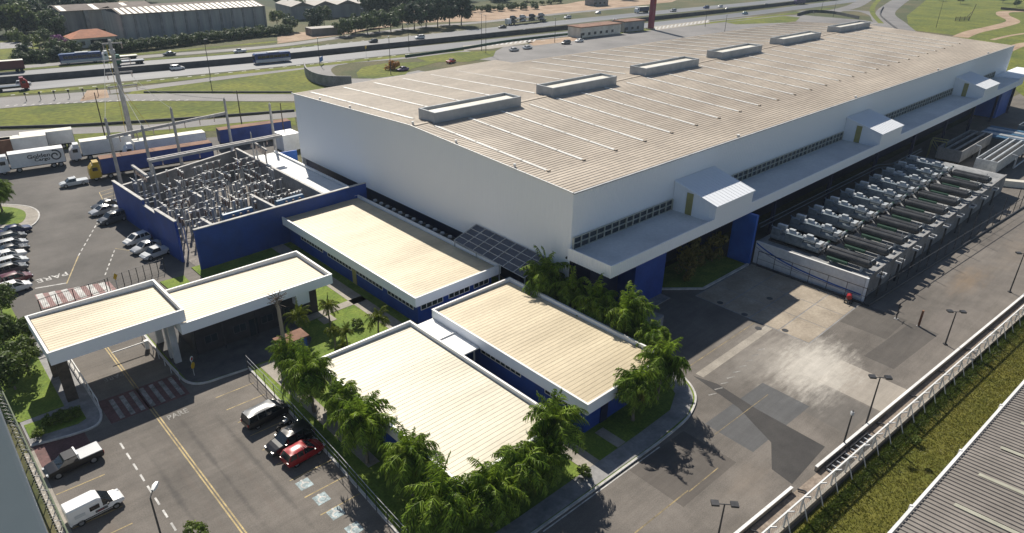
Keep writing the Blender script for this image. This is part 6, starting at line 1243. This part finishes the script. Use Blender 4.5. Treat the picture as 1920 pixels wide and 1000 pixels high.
for k in range(3): MB().add([(k*LO/3+.5, -.3, 8.9), (k*LO/3+2.6, -.3, 8.9), (k*LO/3+2.6, 10, 10.1), (k*LO/3+.5, 10, 10.1)], [(0, 1, 2, 3)]).build('roof_sheet', 'pale_sheet', wo)
h0 = G(140, 92); hs = thing('red_roofed_house', 'small house with red tiled hip roof in front of the grey warehouse', 'house', tuple(h0), math.atan2(a1.y-a0.y, a1.x-a0.x)); MB().box(0, 15, 0, 9, 0, 3.6).build('wall', 'pale_sheet', hs)
MB().add([(-.8, -.8, 3.6), (15.8, -.8, 3.6), (15.8, 9.8, 3.6), (-.8, 9.8, 3.6), (4.5, 4.5, 6.2), (10.5, 4.5, 6.2)], [(0, 1, 5, 4), (1, 2, 5), (2, 3, 4, 5), (3, 0, 4)]).build('roof', 'tile_roof', hs); MB().box(6, 12, -.06, -.01, .4, 2.8).build('carport_opening', 'black_void', hs); MB().box(2.5, 4, -.06, -.01, 1, 2.4).build('window', 'glass', hs)
e0 = G(548, 38); fb_ = thing('far_shed', 'long dark brick shed with stepped pale roofs at the top', 'building', tuple(e0), R(-6)); MB().box(0, 62, 0, 22, 0, 6.4).build('wall', 'old_wall', fb_)
for k in range(5): MB().add([(k*12.5, -.6, 6.4), (k*12.5+12, -.6, 6.4), (k*12.5+12, 22, 6.4), (k*12.5, 22, 6.4), (k*12.5+6, -.6, 8.4), (k*12.5+6, 22, 8.4)], [(0, 4, 5, 3), (4, 1, 2, 5), (0, 1, 4), (2, 3, 5)]).build('roof_bay', 'grey_sheet', fb_)
MB().box(8, 14, -.06, -.01, 1, 5).build('opening', 'black_void', fb_)
e1 = G(585, 68); tag(MB().box(0, 14, 0, 7, 0, 3.0).build('frontage_shelter', 'grey_sheet', None, tuple(e1), R(-6)), 'low grey shelter on the frontage yard with white cars', 'shelter')
for k, (px, py) in enumerate(((592, 66), (602, 65))): hw_car('hatch', 'white', px, py, -80, ['left white car parked under the frontage shelter', 'right white car parked under the frontage shelter'][k], 'frontage cars')
def kiosk_block(px0, py0, px1, py1, dep, h, label, m, roof):
    p, q = G(px0, py0), G(px1, py1); t = thing('lot_building', label, 'building', tuple(p), math.atan2(q.y-p.y, q.x-p.x)); L = (q-p).length
    MB().box(0, L, 0, dep, 0, h).build('wall', m, t); MB().box(-.4, L+.4, -.5, dep+.4, h, h+.35).build('roof', roof, t)
    for k in range(int(L/4)): MB().box(1+k*4, 2.6+k*4, -.05, -.01, 1.0, 2.2).build('window', 'glass', t)
    MB().box(.2, 1.0, -.06, -.01, 0, 2.1).build('door', 'dark_steel', t)
kiosk_block(1088, 72, 1163, 63, 8, 4.4, 'flat long pale building on the rear lot', 'pale_sheet', 'rust'); kiosk_block(1170, 61, 1207, 57, 7, 4.6, 'smaller square building beside the red totem', 'old_wall', 'rust')
kiosk_block(1113, 12, 1140, 10, 8, 5, 'small grey building beyond the highway at the top', 'concrete_grey', 'pale_sheet')
c = G(1220, 55); tt = thing('red_totem', 'tall dark red totem sign tower at the top of the rear lot', 'totem', tuple(c)); MB().box(-1.1, 1.1, -1.1, 1.1, 0, 26).build('shaft', 'totem_red', tt); MB().box(-1.6, 1.6, -1.6, 1.6, 0, .5).build('footing', 'concrete', tt); MB().box(-.5, .5, -1.15, -1.101, 12, 25).build('red_strip', 'car_red', tt)  # strip of brighter red down the front face
c = G(1790, 40); fr = thing('timber_frame', 'leaning dark timber frame on the hill meadow', 'frame', tuple(c), R(-20)); [MB().bar((0, 0, .5+.5*i), (12, 0, .5+.5*i), .15, .2).build('rail', 'wood', fr) for i in range(4)]; MB().bar((12, 0, 0), (14.5, 0, 9), .22).build('post', 'wood', fr); MB().bar((9.5, 0, 2), (13.5, 0, 5.4), .18).build('brace', 'wood', fr); [MB().bar((x, 0, 0), (x, 0, 2.4), .2).build('post', 'wood', fr) for x in (.3, 4, 8, 11.7)]
low_wall('dark fence wall along the rear lot edge by the ramps', [(1495, 30), (1520, 24), (1560, 26), (1610, 36)], 1.6, 'concrete_dark'); low_wall('dark low wall along the far right edge of the ramp verge', [(1690, 62), (1666, 44), (1650, 28), (1656, 14)], .8, 'concrete_dark')
low_wall('dark field wall at the top right corner', [(1876, 18), (1920, 22), (1990, 30)], 1.5, 'wood')
# ================================================================== HAZE
hz_ = MB().box(-420, 900, -70, 900, -1.2, 46.5).build('haze', 'white_paint'); stuff(hz_); tag(hz_, 'thin pale daylight haze over the whole scene', 'haze')
hm = bpy.data.materials.new('haze_air'); hm.use_nodes = True; n_ = hm.node_tree.nodes; n_.remove(n_['Principled BSDF'])
pv = n_.new('ShaderNodeVolumePrincipled'); pv.inputs['Color'].default_value = (.72, .86, 1, 1); pv.inputs['Density'].default_value = .00013; pv.inputs['Anisotropy'].default_value = .2
hm.node_tree.links.new(pv.outputs[0], n_['Material Output'].inputs['Volume']); hz_.data.materials.clear(); hz_.data.materials.append(hm)
